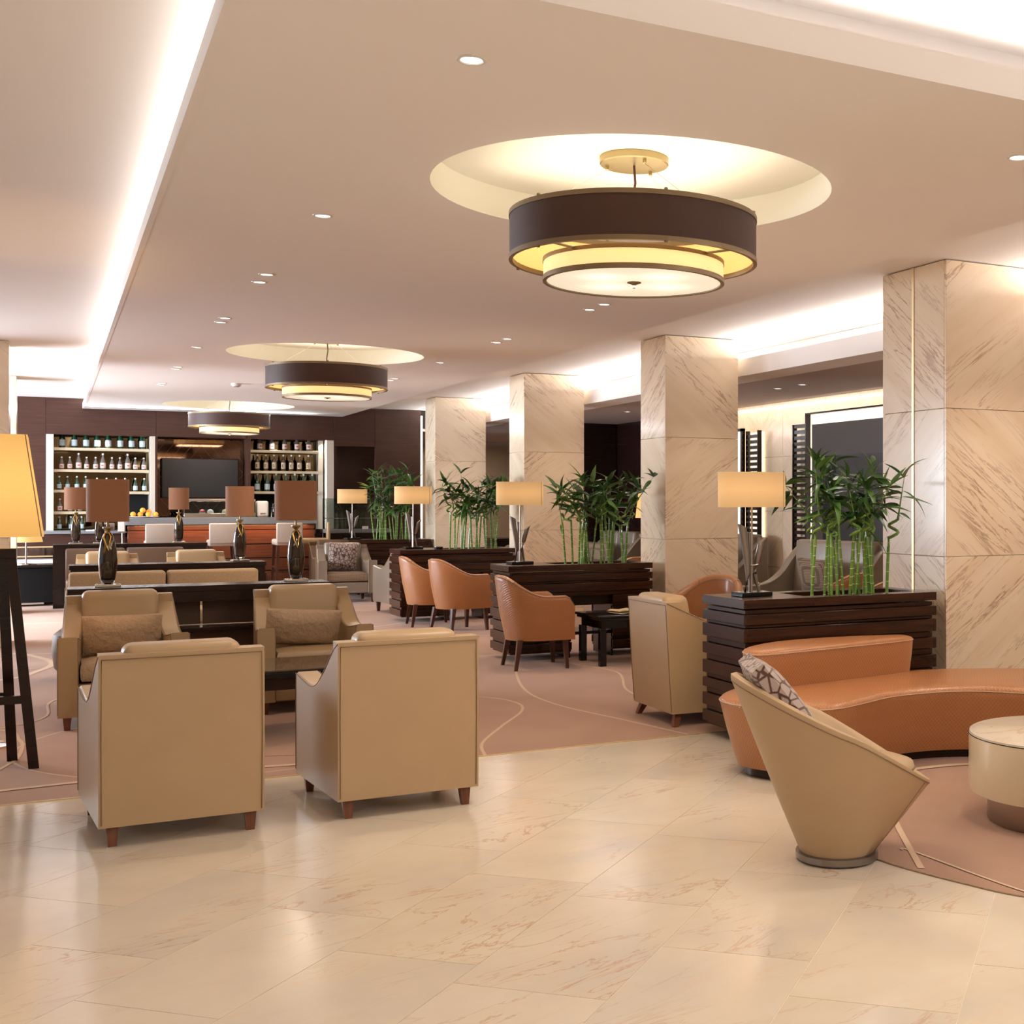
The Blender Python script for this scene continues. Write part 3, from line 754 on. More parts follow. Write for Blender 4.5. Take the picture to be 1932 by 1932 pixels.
row(['clear'] * 3, 0.13, 0.42, 1.331, '{} from left of the clear bottles on lowest short shelf', 'bottles on the lowest short shelf')
row(['green'] * 3, 0.12, 0.45, 1.03, '{} from left of the green bottles on the low grey counter', 'bottles on the low counter')
row(['tall'] * 5, 3.15, 3.96, 2.381, '{} from left of the white labelled bottles on top right shelf', 'bottles on the top right shelf')
row(['dark'] * 7, 3.11, 3.95, 2.021, '{} from left of the amber spirit bottles on second right shelf', 'bottles on the second right shelf')
row(['big'] * 7, 3.12, 4.03, 1.666, '{} from left of the green bottles on third right shelf', 'bottles on the third right shelf')
for i, o in enumerate([o for o in D.objects if o.get('group') == 'bottles on the second right shelf']):
    cu = D.curves.new('label_print', 'FONT'); cu.body = 'S' if i in (2, 6) else 'E'; cu.size = .07; cu.extrude = .0005; cu.align_x = 'CENTER'
    cu.materials.append(MT['blackm'])
    tf = D.objects.new('label_text', cu); C.objects.link(tf)
    me = D.meshes.new_from_object(tf); D.objects.remove(tf); me.materials.clear(); me.materials.append(MT['blackm'])
    tx = D.objects.new('label_print', me); C.objects.link(tx); tx.parent = o; tx.location = (0, -.039, .065); tx.rotation_euler = (R(90), 0, 0)
    o.rotation_euler = (0, 0, R(-22))

# ---------------------------------------------------------------- bar counter (raised bar floor)
finish('floor_platform', prism(B(), [(-.9, 21.1), (3.52, 21.1), (3.52, 21.45), (5.05, 21.45), (5.05, YW + .4), (-.9, YW + .4)], 'z', .003, .13), 'wood_dark', kind='structure')
bar = thing('bar_counter', 'long bar counter with reddish wood boards and grey stone top', 'bar counter', (2.45, 22.2, 0.13))
finish('countertop', bx(-1.43, 1.42, -.22, .30, .99, 1.10, .004, 1), 'stone', bar)
finish('carcass', bx(-1.38, 1.38, -.12, .26, 0, .99), 'wood_dark', bar)
for k, (z0, z1) in enumerate([(0.02, .22), (.23, .43), (.44, .66), (.67, .90), (.905, .985)]):
    finish('board', bx(-1.40, 1.40, -.145 if k < 4 else -.13, -.12, z0, z1 - .008, .003, 1), 'wood_bar', bar)
area('bar_underglow', (2.45, 21.95, 1.10), (0, 0.25, -1), 2.6, 0.03, 8, (1.0, .50, .20))
lb = thing('back_counter', 'lower grey topped counter with wood front at the left of bar', 'counter', (0.52, 22.35, 0.13))
finish('countertop', bx(-.62, .50, -.20, .69, .86, .90, .003, 1), 'stone', lb)
for k in range(3): finish('board', bx(-.60 + k * .37, -.60 + k * .37 + .365, -.16, .68, 0, .86), 'wood_wall', lb)
def simple(name, label, cat, loc, parts, rz=0, group=None):
    t = thing(name, label, cat, loc, rz, group)
    for nm, bm, mt in parts: finish(nm, bm, mt, t)
    return t
# oranges on a tray
tr = simple('serving_tray', 'pale tray holding oranges on the bar counter', 'tray', (1.30, 22.3, 1.23), [('dish', lathe(B(), [(0.10, 0), (0.21, .012), (0.215, .02), (0.20, .016)], 28), 'white')])
for i, (x, y, z) in enumerate([(-.14, 0, .052), (-.05, .02, .05), (.05, 0, .052), (.14, .01, .05), (-.02, .0, .115), (.06, .06, .09)]):
    o = thing('orange', '%s orange in the small heap on the bar tray' % ['leftmost', 'second from left', 'middle right', 'rightmost', 'topmost', 'rear'][i], 'fruit', (1.30 + x * 1.15, 22.3 + y, 1.23 + z + .004), 0, 'oranges heaped on the bar')
    finish('peel', lathe(B(), [(0.001, -.042), (.018, -.038), (.032, -.027), (.041, -.01), (.041, .01), (.032, .027), (.018, .038), (.001, .042)], 16), 'orange_fruit', o)
    finish('stem_end', lathe(B(), [(0.004, .041), (.003, .044)], 6), 'stalk', o)
# glass food display
area('display_case_light', (2.38, 22.2, 1.485), (0, 0, -1), 0.9, 0.1, 5, (1.0, .95, .9))
fd = simple('food_display_case', 'glass food display case with steel frame standing on bar', 'display case', (2.47, 22.2, 1.23), [
    ('base', bx(-.62, .45, -.17, .2, 0, .07, .004, 1), 'chrome'), ('glass_front', bx(-.61, .44, -.165, -.160, .07, .26), 'glass'),
    ('lid', bx(-.62, .45, -.16, .2, .26, .30, .006, 1), 'chrome'), ('back', bx(-.61, .44, .19, .2, .07, .26), 'glass'), ('side', bx(-.62, -.612, -.16, .2, .07, .26), 'chrome'), ('side', bx(.442, .45, -.16, .2, .07, .26), 'chrome'), ('shelf', bx(-.6, .43, -.1, .19, .16, .165), 'glass')])
for i, (x, c, s_) in enumerate([(-.34, 'food_r', .045), (-.22, 'white', .05), (.0, 'food', .045), (.10, 'food_r', .04), (.2, 'food', .06), (.32, 'food', .04)]):
    simple('pastry', '%s pastry from left inside the glass display case' % ORD[i], 'pastry', (2.47 + x, 22.15, 1.302), [('crust', lathe(B(), [(s_ * .7, 0), (s_, .012), (s_ * .9, .04), (s_ * .4, .06), (.001, .065)], 14), c), ('paper', lathe(B(), [(s_ * 1.05, -.001), (s_ * 1.1, .010)], 14, cap=False), 'white')], 0, 'pastries in the display case')
simple('coffee_grinder', 'white coffee machine standing on the bar right of the glass case', 'coffee machine', (3.04, 22.2, 1.23), [('body', bx(-.09, .09, -.12, .12, 0, .27, .035, 3), 'white'), ('drip_grid', bx(-.07, .07, -.16, -.12, 0, .03, .003, 1), 'steel'), ('badge', bx(-.04, .04, -.124, -.120, .05, .07), 'steel')])
simple('espresso_rack', 'dark espresso equipment with chrome rail on bar', 'coffee machine', (3.33, 22.25, 1.23), [('base', bx(-.15, .15, -.1, .1, 0, .09, .01, 2), 'black'), ('rail', tube(B(), [(-.15, -.1, .0), (-.15, -.1, .16), (.15, -.1, .16), (.15, -.1, .0)], .006), 'chrome'), ('tap', tube(B(), [(-.11, 0, .09), (-.11, 0, .22), (-.07, -.05, .24)], .008), 'chrome')])
simple('cash_register', 'small steel register box at the left end of the bar', 'register', (0.78, 22.4, 1.03), [('body', bx(-.1, .1, -.1, .1, 0, .12, .01, 2), 'steel'), ('display', bx(-.07, .03, -.103, -.1, .03, .10), 'screen'), ('stand', bx(-.05, .02, .0, .05, .12, .34), 'chrome')])
simple('paper_stack', 'white folded papers lying on the low grey counter', 'papers', (0.62, 22.25, 1.03), [('sheet', bx(-.14, .1, -.07, .07, 0, .02, .004, 1), 'white'), ('top_sheet', prism(B(), [(-.05, .021), (.12, .021), (.06, .045)], 'y', -.06, .05), 'white')])
simple('menu_holder', 'pink menu cards in a stand beside the bar counter', 'menu holder', (0.96, 21.75, 1.03 - .0), [('card', bx(-.045, .045, -.01, .0, .0, .22), 'pink'), ('card', bx(-.06, .03, -.03, -.02, .0, .17), 'white'), ('tray', bx(-.06, .06, -.05, .03, -.02, .0), 'steel'), ('pole', tube(B(), [(0, 0, -.02), (0, 0, -.89)], .01), 'steel'), ('foot', lathe(B(), [(.1, -.9), (.1, -.885), (.02, -.88)], 20), 'steel')])
# ---------------------------------------------------------------- bar stools
def barstool(label, loc, rz, mat='cream'):
    t = thing('bar_stool', label, 'stool', loc, rz)
    finish('seat', softbox(B(), -.20, .20, -.20, .22, .66, .76, .03, 3), mat, t)
    bm = softbox(B(), -.20, .20, -.24, -.185, .70, 1.02, .02, 3); finish('backrest', bm, mat, t)
    for sx in (-1, 1):
        for sy in (-1, 1):
            bm = B(); rings(bm, [[(sx * a + dx, sy * a + dy, z) for dx, dy in ((-w_, -w_), (w_, -w_), (w_, w_), (-w_, w_))] for a, w_, z in ((.20, .014, 0), (.165, .022, .66))])
            finish('leg', bm, 'wood_legd', t)
    for s_ in (-1, 1):
        finish('stretcher', bx(-.19, .19, s_ * .185 - .012, s_ * .185 + .012, .22, .25), 'wood_legd', t)
        finish('stretcher', bx(s_ * .185 - .012, s_ * .185 + .012, -.18, .18, .30, .33), 'wood_legd', t)
    return t
barstool('leftmost cream bar stool with its back to the camera', (1.45, 21.45, .13), R(0))
barstool('middle cream bar stool at the bar behind a brown lampshade', (2.34, 21.45, .13), R(0))
barstool('right cream bar stool, partly behind the right bronze lamp', (3.30, 21.35, .13), R(2))
barstool('tan bar stool turned sideways near the right end of bar', (3.76, 21.57, .13), R(82), 'tan_shaded')

# low table and glass case right of the bar
gt = simple('side_counter', 'dark counter with pale stone edge right of the bar', 'counter', (4.45, 22.0, .003), [('top', bx(-.46, .60, -.22, .35, .96, 1.02, .004, 1), 'stone'), ('body', bx(-.42, .55, -.2, .3, 0, .96), 'wood_dark')])
gc = thing('glass_screen', 'clear glass display box on the dark side counter', 'display case', (4.42, 22.1, 1.023))
for a in ((-.40, .50, -.2, -.195), (-.40, .5, .195, .2), (-.40, -.395, -.2, .2), (.495, .5, -.2, .2)): finish('pane', bx(*a, 0, .52), 'glass', gc)
for sx in (-.8, 1): finish('corner_post', bx(sx * .5 - .006, sx * .5 + .006, -.206, -.194, 0, .53), 'chrome', gc)
finish('glass_shelf', bx(-.39, .48, -.18, .18, .18, .19), 'chrome', gc)
simple('card_sign', 'small white card sign standing on the side counter', 'sign', (4.62, 21.8, 1.023), [('card', bx(-.05, .05, -.004, .004, .0, .05), 'white'), ('foot', bx(-.04, .04, -.015, .015, -.003, .002), 'steel')])

# ---------------------------------------------------------------- armchairs
def interp(pts, y):
    if y <= pts[0][0]: return pts[0][1]
    for i in range(len(pts) - 1):
        (a, za), (b, zb) = pts[i], pts[i + 1]
        if y <= b:
            t = (y - a) / (b - a)
            p0 = pts[max(i - 1, 0)]; p3 = pts[min(i + 2, len(pts) - 1)]
            m1 = (zb - p0[1]) / max(1e-6, b - p0[0]) * (b - a); m2 = (p3[1] - za) / max(1e-6, p3[0] - a) * (b - a)
            return (2 * t**3 - 3 * t * t + 1) * za + (t**3 - 2 * t * t + t) * m1 + (-2 * t**3 + 3 * t * t) * zb + (t**3 - t * t) * m2
    return pts[-1][1]
SWOOP = [(-.39, .835), (-.30, .79), (-.16, .69), (-.02, .605), (.10, .580), (.24, .590), (.39, .612)]
LINE = [(-.39, .83), (-.1, .70), (.2, .585), (.39, .56)]
def armchair(label, loc, rz, leather='tan', seam='seam', seat_mat=None, hb=.335, hf=.39, prof=SWOOP, zb=.09, dep=.39, top=.835, legm='wood_leg', splay=0.0, group=None, seats=1, blean=0.0):
    t = thing('armchair', label, 'armchair', loc, rz, group)
    seat_mat = seat_mat or leather
    k = dep / .39; kz = top / .835
    pr = [(a * k, zb + (b - .09) * (top - zb) / (.835 - .09)) for a, b in prof]
    ny = 22; ys = [-dep + 2 * dep * i / ny for i in range(ny + 1)]
    th = .118
    def xo(y): return hb + (hf - hb) * (y + dep) / (2 * dep)
    def zt(y): return interp(pr, y)
    def yl(y, z): return y - blean * (z - zb) * max(0, (1 - (y + dep) / (2 * dep)))
    for s in (-1, 1):
        bm = B(); rs = []
        for y in ys:
            o, i_ = s * xo(y), s * (xo(y) - th); z = zt(y); r = .012
            rs.append([(o * (1 - .03 * (1 if 0 else 0)), yl(y, zb), zb), (o, yl(y, z), z - r), (o - s * r, yl(y, z), z), (i_ + s * r, yl(y, z), z), (i_, yl(y, z), z - r), (i_, yl(y, zb), zb)])
        rings(bm, rs); finish('arm', bm, leather, t)
        for off in (0.001, -th + .001):
            pts = [(s * (xo(y) + off), yl(y, zt(y)), zt(y) - .006) for y in ys]
            pts += [(s * (xo(dep) + off), dep + .001, z) for z in (zt(dep) - .05, zb + .2, zb + .02)]
            finish('piping', tube(B(), pts, .0026, 5), seam, t)
    zt0 = zt(-dep)
    bm = B(); n = 6; rs = []
    for j in range(n + 1):
        z = zb + (zt0 - zb) * j / n; yo = yl(-dep, z) - .003 * math.sin(PI * j / n)
        rs.append([(-hb, yo, z), (hb, yo, z), (hb, yo + .11, z), (-hb, yo + .11, z)])
    rings(bm, rs); finish('back_panel', bm, leather, t)
    bk = [(-hb + .012, yl(-dep, zb + .012) - .003, zb + .012), (-hb + .010, yl(-dep, (zb + zt0) / 2) - .005, (zb + zt0) / 2), (-hb + .012, yl(-dep, zt0 - .02) - .004, zt0 - .02), (hb - .012, yl(-dep, zt0 - .02) - .004, zt0 - .02), (hb - .010, yl(-dep, (zb + zt0) / 2) - .005, (zb + zt0) / 2), (hb - .012, yl(-dep, zb + .012) - .003, zb + .012)]
    finish('piping', tube(B(), bk, .0024, 5), seam, t)
    finish('front_rail', bx(-hf + th, hf - th, -dep + .1, dep - .03, zb, .30, .008, 1), leather, t)
    wi = (hb - .09)
    for q in range(seats):
        a = -wi + 2 * wi * q / seats + .004; b = -wi + 2 * wi * (q + 1) / seats - .004
        bm = softbox(B(), a, b, -dep + .06, -dep + .25, .40, zt0 + .035, .045, 4)
        for v in bm.verts: v.co.y += -(v.co.z - .45) * .10 - blean * (v.co.z - zb)
        c_ = finish('back_cushion', bm, leather, t)
        aa = a - .02 if q == 0 else a; bb = b + .02 if q == seats - 1 else b
        finish('seat_cushion', cushion(B(), aa, bb, -dep + .20, dep - .015, .30, .45, .22, 7), seat_mat, t)
    for sx in (-1, 1):
        for sy in (-1, 1):
            hx = (hf if sy > 0 else hb) - .055; hy = dep - .06; bm = B()
            ex = splay * sx; ey = splay * sy if splay else (-.012 if sy < 0 else 0)
            rings(bm, [[(sx * hx + ex + a * .017, sy * hy + ey + b * .017, 0) for a, b in ((-1, -1), (1, -1), (1, 1), (-1, 1))],
                       [(sx * hx + a * .026, sy * hy + b * .026, zb) for a, b in ((-1, -1), (1, -1), (1, 1), (-1, 1))]])
            finish('leg', bm, legm, t)
    return t
armchair('tan leather armchair seen from behind, front left, on the marble floor edge', (0.51, 6.50, 0), R(0.5))
armchair('tan leather armchair seen from behind, right of the other one, by the walkway', (1.50, 6.49, 0), R(0.3))
armchair('tan leather armchair facing camera at the left with a wide linen cushion', (0.43, 9.72, 0), R(180), 'tan_shaded', 'seam', 'linen')
armchair('tan leather armchair facing camera in the middle with a slumped linen cushion', (1.65, 9.72, 0), R(180 - 1.5), 'tan_shaded')
armchair('dim tan armchair behind the middle console, left one', (0.62, 17.45, 0), R(180), 'tan_shaded', zb=.1)
armchair('dim tan armchair behind the middle console, right one', (1.64, 17.55, 0), R(180), 'tan_shaded', zb=.1)
armchair('tan leather armchair with splayed legs turned toward the plank planter', (3.93, 7.83, 0), R(-90 - 1), 'tan', prof=LINE, splay=.035, hb=.33, hf=.34, blean=.06, dep=.36)
gc1 = armchair('taupe leather armchair with plaid seat and leaf print pillow', (3.82, 19.45, 0), R(180 - 4), 'grey', 'seam_l', 'plaid', hb=.36, hf=.41, zb=.14, legm='wood_legd')
armchair('taupe armchair seen from its side beside the third planter', (4.23, 17.15, 0), R(4), 'grey', 'seam_l', 'plaid', hb=.36, hf=.39, zb=.14, legm='wood_legd')
armchair('dark brown armchair half hidden behind the fourth planter, below the tan stool', (3.97, 20.99, 0), R(180), 'brown', 'seam_l', 'plaid', hb=.33, hf=.36, zb=.12, legm='wood_legd', group=None)
WING = [(-.39, .835), (-.32, .81), (-.2, .70), (-.08, .56), (.06, .47), (.22, .435), (.39, .43)]
def wing(label, loc, rz, wd, top=1.02, seats=1):
    return armchair(label, loc, rz, 'grey', 'seam_l', 'plaid', hb=wd, hf=wd + .03, prof=WING, zb=.12, dep=.46, top=top, legm='wood_legd', seats=seats)
wing('tall backed taupe lounge chair with swooping arm against the marble wall', (7.72, 14.95, 0), R(90), .62, 1.02)
wing('tall backed taupe sofa behind the nearest bamboo stalks', (7.35, 11.85, 0), R(95), .80, 1.02, 2)
wing('taupe sofa with plaid cushion against the dark end wall', (7.7, 18.85, 0), R(90), .75, .98, 2)

def pillow(name, label, loc, rot, w_, h_, d_, mat, cat='cushion', pinch=.05, puff=.6):
    t = thing(name, label, cat, loc); t.rotation_euler = rot
    finish('cover', cushion(B(), -w_ / 2, w_ / 2, -d_ / 2, d_ / 2, -h_ / 2, h_ / 2, puff, 9, pinch), mat, t)
    a, b = w_ / 2 * .985, h_ / 2 * .985
    pts = []
    for (x0_, z0_), (x1_, z1_) in (((-a, -b), (a, -b)), ((a, -b), (a, b)), ((a, b), (-a, b)), ((-a, b), (-a, -b))):
        for k in range(6):
            f = k / 6; bow = 1 - pinch * (1 - (2 * f - 1) ** 2)
            x = x0_ + (x1_ - x0_) * f; z = z0_ + (z1_ - z0_) * f
            if x0_ == x1_: x *= bow
            else: z *= bow
            pts.append((x, 0, z))
    finish('piping', tube(B(), pts, .004, 5, True), mat, t)
    return t
pillow('lumbar_cushion', 'brown linen lumbar cushion upright in the left facing armchair', (0.43, 9.67, .585), (R(12), 0, 0), .49, .27, .17, 'linen', pinch=.03, puff=.75)
pillow('lumbar_cushion', 'wrinkled brown linen lumbar cushion tilted in the middle facing armchair', (1.60, 9.64, .580), (R(14), R(4), 0), .52, .26, .19, 'linen', pinch=.03, puff=.75)
pillow('throw_pillow', 'square leaf print pillow leaning in the taupe armchair', (3.80, 19.47, .67), (R(16), R(3), R(-4)), .42, .42, .12, 'leafprint')
pillow('throw_pillow', 'plaid pillow on the tall backed lounge chair at the marble wall', (7.72, 14.75, .70), (R(-10), 0, R(90)), .55, .40, .15, 'plaid')
pillow('throw_pillow', 'plaid pillow on the taupe sofa behind bamboo', (7.35, 11.8, .68), (R(-10), 0, R(90)), .60, .36, .15, 'plaid')
pillow('throw_pillow', 'plaid pillow on the far taupe sofa at the dark wall', (7.62, 18.75, .66), (R(-10), 0, R(90)), .9, .36, .15, 'plaid')

# long sofas between the consoles
def sofa(label, loc, w_, top, mat):
    t = thing('sofa', label, 'sofa', loc)
    h = w_ / 2
    finish('base', bx(-h, h, -.35, .35, .10, .30, .01, 1), mat, t)
    for q in (-1, 1):
        a, b = (-h + .01, -.008) if q < 0 else (.008, h - .01)
        finish('back_cushion', softbox(B(), a, b, .15, .35, .28, top, .03, 3), mat, t)
        finish('seat_cushion', softbox(B(), a, b, -.35, .16, .30, .44, .03, 3), mat, t)
    for sx in (-1, 1):
        for sy in (-1, 1): finish('leg', bx(sx * (h - .06) - .02, sx * (h - .06) + .02, sy * .29 - .02, sy * .29 + .02, 0, .10), 'wood_dark', t)
    return t
sofa('long two seat tan tweed sofa backed against the middle console', (1.02, 13.85, 0), 1.75, .795, 'speck')
sofa('low brown leather sofa in front of the farthest console', (0.92, 19.6, 0), 1.5, .84, 'brown')

def console(label, x0, x1, y, z, dy=.33, lw=.035):
    t = thing('console_table', label, 'console', ((x0 + x1) / 2, y + dy / 2, 0)); h = (x1 - x0) / 2; q = dy / 2
    finish('top', bx(-h, h, -q, q, z - .045, z, .003, 1), 'wood_dark', t)
    finish('apron', bx(-h + .012, h - .012, -q + .01, q - .01, z - .12, z - .045), 'wood_dark', t)
    for s in (-1, 1):
        for v in (-1, 1): finish('leg', bx(s * (h - lw) - lw, s * (h - lw) + lw, v * (q - .035) - .035, v * (q - .035) + .035, 0, z - .12), 'wood_dark', t)
    finish('rail', bx(-h + .07, h - .07, -q + .03, q - .03, .50, .54, .003, 1), 'wood_dark', t)
    finish('back_panel', bx(-h + .07, -.008, q - .06, q - .04, .545, z - .125, .004, 1), 'brown', t)
    finish('back_panel', bx(.008, h - .07, q - .06, q - .04, .545, z - .125, .004, 1), 'brown', t)
    finish('lower_panel', bx(-h + .07, h - .07, q - .05, q - .04, .08, .50), 'brown', t)
    return t
console('long dark wood console nearest the camera with two bronze lamps on top', .105, 1.93, 10.38, .86)
console('dark wood console behind the tan tweed sofa with one lamp', .16, 2.0, 14.28, .855)
console('farthest dark wood console with two dark ceramic lamps near the bar', .03, 2.0, 20.05, .89, lw=.075)

# dark coffee table
ct = thing('coffee_table', 'low dark coffee table with smoked glass top between the armchairs', 'coffee table', (1.12, 8.62, 0))
finish('glass_top', bx(-.74, .74, -.34, .34, .435, .447, .003, 1), 'glass_table', ct)
finish('frame', bx(-.75, .75, -.35, .35, .395, .434, .004, 1), 'black', ct)
finish('apron', bx(-.71, .71, -.31, .31, .32, .395), 'wood_dark', ct)
for sx in (-1, 1):
    for sy in (-1, 1): finish('leg', bx(sx * .70 - .03, sx * .70 + .03, sy * .30 - .03, sy * .30 + .03, 0, .32), 'wood_dark', ct)
# ---------------------------------------------------------------- bronze ceramic lamps
def ceramic_lamp(label, x, y, z, rz=0, sc=1.0, sx=1.0, mat='glaze', rshade=.143):
    t = thing('ceramic_lamp', label, 'table lamp', (x, y, z), rz); t.scale = (sc, sc, sc)
    finish('base_plate', bx(-.085, .085, -.06, .06, 0, .022, .004, 1), 'chrome', t)
    prof = [(.022, .022), (.040, .030), (.052, .07), (.061, .14), (.064, .20), (.060, .27), (.048, .34), (.034, .385), (.022, .405)]
    bm = B(); seg = 28
    rs = []
    for r, zz in prof:
        ring = []
        for j in range(seg):
            a = 2 * PI * j / seg; f = 1 + .035 * math.cos(6 * a + zz * 9) - .10 * math.exp(-((a - PI * 1.5) / .22) ** 2) * (1 if zz < .34 else .3)
            ring.append((r * f * math.cos(a), r * .72 * f * math.sin(a), zz))
        rs.append(ring)
    rings(bm, rs); finish('body', bm, mat, t, 60)
    g = finish('glaze_loop', tube(B(), [(-.018, -.026, .400), (-.028, -.034, .375), (-.018, -.042, .33), (.004, -.050, .27), (.012, -.043, .33), (.018, -.036, .375), (.006, -.027, .402), (-.018, -.026, .400)], .006, 6), 'gold_glaze', t)
    finish('neck', lathe(B(), [(.014, .40), (.016, .415), (.036, .437), (.036, .445), (.008, .448), (.006, .50)], 18), 'brass', t)
    r = rshade
    finish('shade', lathe(B(), [(r, .485), (r, .80), (r - .004, .80), (r - .004, .485), (r, .485)], 40, (0, 0), sx, .85, cap=False), 'shade_b', t)
    finish('shade_spider', tube(B(), [(-r * sx * .98, 0, .70), (0, 0, .69), (r * sx * .98, 0, .70)], .003, 5), 'brass', t)
    return t
ceramic_lamp('tall bronze ceramic lamp with brown shade on the left of nearest console', 0.372, 10.56, .86)
ceramic_lamp('gleaming bronze ceramic lamp with the widest brown shade, right end of nearest console', 1.70, 10.56, .86, 0, 1.0, 1.12)
ceramic_lamp('dark ceramic lamp with brown shade on the middle console', 1.755, 14.42, .855, R(8))
ceramic_lamp('small silvery ceramic lamp with half white lit shade on farthest console', 1.63, 20.2, .89, 0, 1.0, .95)
ceramic_lamp('silvery black ceramic lamp at the left end of farthest console', 0.31, 20.2, .89)
ceramic_lamp('amber streaked ceramic lamp half hidden behind the tall left lamp', 0.61, 20.25, .89)

# ---------------------------------------------------------------- plank clad planters with bamboo
leafproto = []
for q in range(5):
    bm = B(); L = 1.0; n = 8; rs = []
    curl = [.25, .45, .1, .6, .35][q]
    vs = []
    for i in range(n + 1):
        f = i / n; wd = .075 * math.sin(PI * min(1, f * 1.0) ** .62) * (1 - f * .15) + (.004 if i < n else 0)
        zz = curl * (.35 * f - f * f * .95); yy = f * (1 - curl * .2 * f)
        vs.append([bm.verts.new((-wd, yy, zz + wd * .35)), bm.verts.new((0, yy, zz)), bm.verts.new((wd, yy, zz + wd * .35))])
    for i in range(n):
        for j in range(2): bm.faces.new((vs[i][j], vs[i][j + 1], vs[i + 1][j + 1], vs[i + 1][j]))
    for f in bm.faces: f.smooth = True
    me = D.meshes.new('leaf'); bm.to_mesh(me); bm.free(); me.materials.append(MT['leaf']); leafproto.append(me)
def bamboo(label, x0, x1, y, z, ztop, n, seed, spread=.20, leafn=11):
    rd = random.Random(seed)
    t = thing('bamboo_plant', label, 'plant', ((x0 + x1) / 2, y, z - .06)); w_ = x1 - x0
    finish('soil', bx(-w_ / 2 - .1, w_ / 2 + .1, -.13, .13, 0, .02), 'soil', t)
    for i in range(n):
        fx = -w_ / 2 + w_ * (i + .5) / n + rd.uniform(-.025, .025); fy = rd.uniform(-.11, .11)
        H0 = rd.uniform(.40, .52); r0 = rd.uniform(.0075, .0115)
        lx, ly = rd.uniform(-.05, .05), rd.uniform(-.04, .04)
        pts = [(fx + lx * k / 6, fy + ly * k / 6, .015 + (H0) * k / 6) for k in range(7)]
        if rd.random() < .6:       # spiral section
            cx_, cy_ = pts[-1][0], pts[-1][1]; rr = rd.uniform(.018, .032); ph = rd.uniform(0, 6)
            for k in range(1, 13):
                a = ph + k * .75; zz = H0 + k * .011
                pts.append((cx_ + rr * (math.cos(a) - math.cos(ph)), cy_ + rr * (math.sin(a) - math.sin(ph)), zz))
        bxp = pts[-1]; dx = fx / (w_ / 2) * spread * rd.uniform(.2, 1.0) + rd.uniform(-.05, .05); dy = rd.uniform(-.08, .08)
        Ht = (ztop - z + .06) * rd.uniform(.78, 1.0) - .10
        if rd.random() < .15: Ht += .06
        m = 6; top = []
        for k in range(1, m + 1):
            f = k / m; top.append((bxp[0] + dx * f, bxp[1] + dy * f, bxp[2] + (Ht - bxp[2]) * f))
        allp = pts + top
        rr = [r0 * (1 - .05 * k / len(pts)) for k in range(len(pts))] + [r0 * (.62 - .45 * k / m) for k in range(1, m + 1)]
        st = finish('stalk', tube(B(), allp, rr, 7), 'stalk', t)
        bm = B()
        zz = .05
        while zz < H0 - .02:
            f = zz / H0; px_, py_ = fx + lx * f, fy + ly * f
            lathe(bm, [(r0 * 1.0, zz - .0025), (r0 * 1.22, zz), (r0 * 1.0, zz + .0025)], 7, (px_, py_), cap=False); zz += rd.uniform(.05, .075)
        finish('node_rings', bm, 'node', st)
        for k in range(leafn):
            f = rd.random() ** 1.05; j = min(m - 1, int(f * m)); p = Vector(([bxp] + top)[j]).lerp(Vector(([bxp] + top)[j + 1]), f * m - j)
            if k < 3: p = Vector(top[-1])
            az = rd.uniform(0, 2 * PI); tilt = rd.uniform(-.7, .8) if k >= 3 else rd.uniform(.3, 1.3)
            L = rd.uniform(.16, .29) * (1.0 if k >= 3 else .85)
            wx = t.location.x + p.x - math.sin(az) * L * 1.05
            if wx > 5.26 or wx < 4.10: az = -az
            if t.location.x + p.x - math.sin(az) * L > 5.27: continue
            o = D.objects.new('leaf', leafproto[rd.randrange(5)]); C.objects.link(o); o.parent = st
            o.location = p; o.rotation_euler = (tilt, rd.uniform(-.6, .6), az); o.scale = (L * rd.uniform(1.0, 1.6), L, L)
    return t
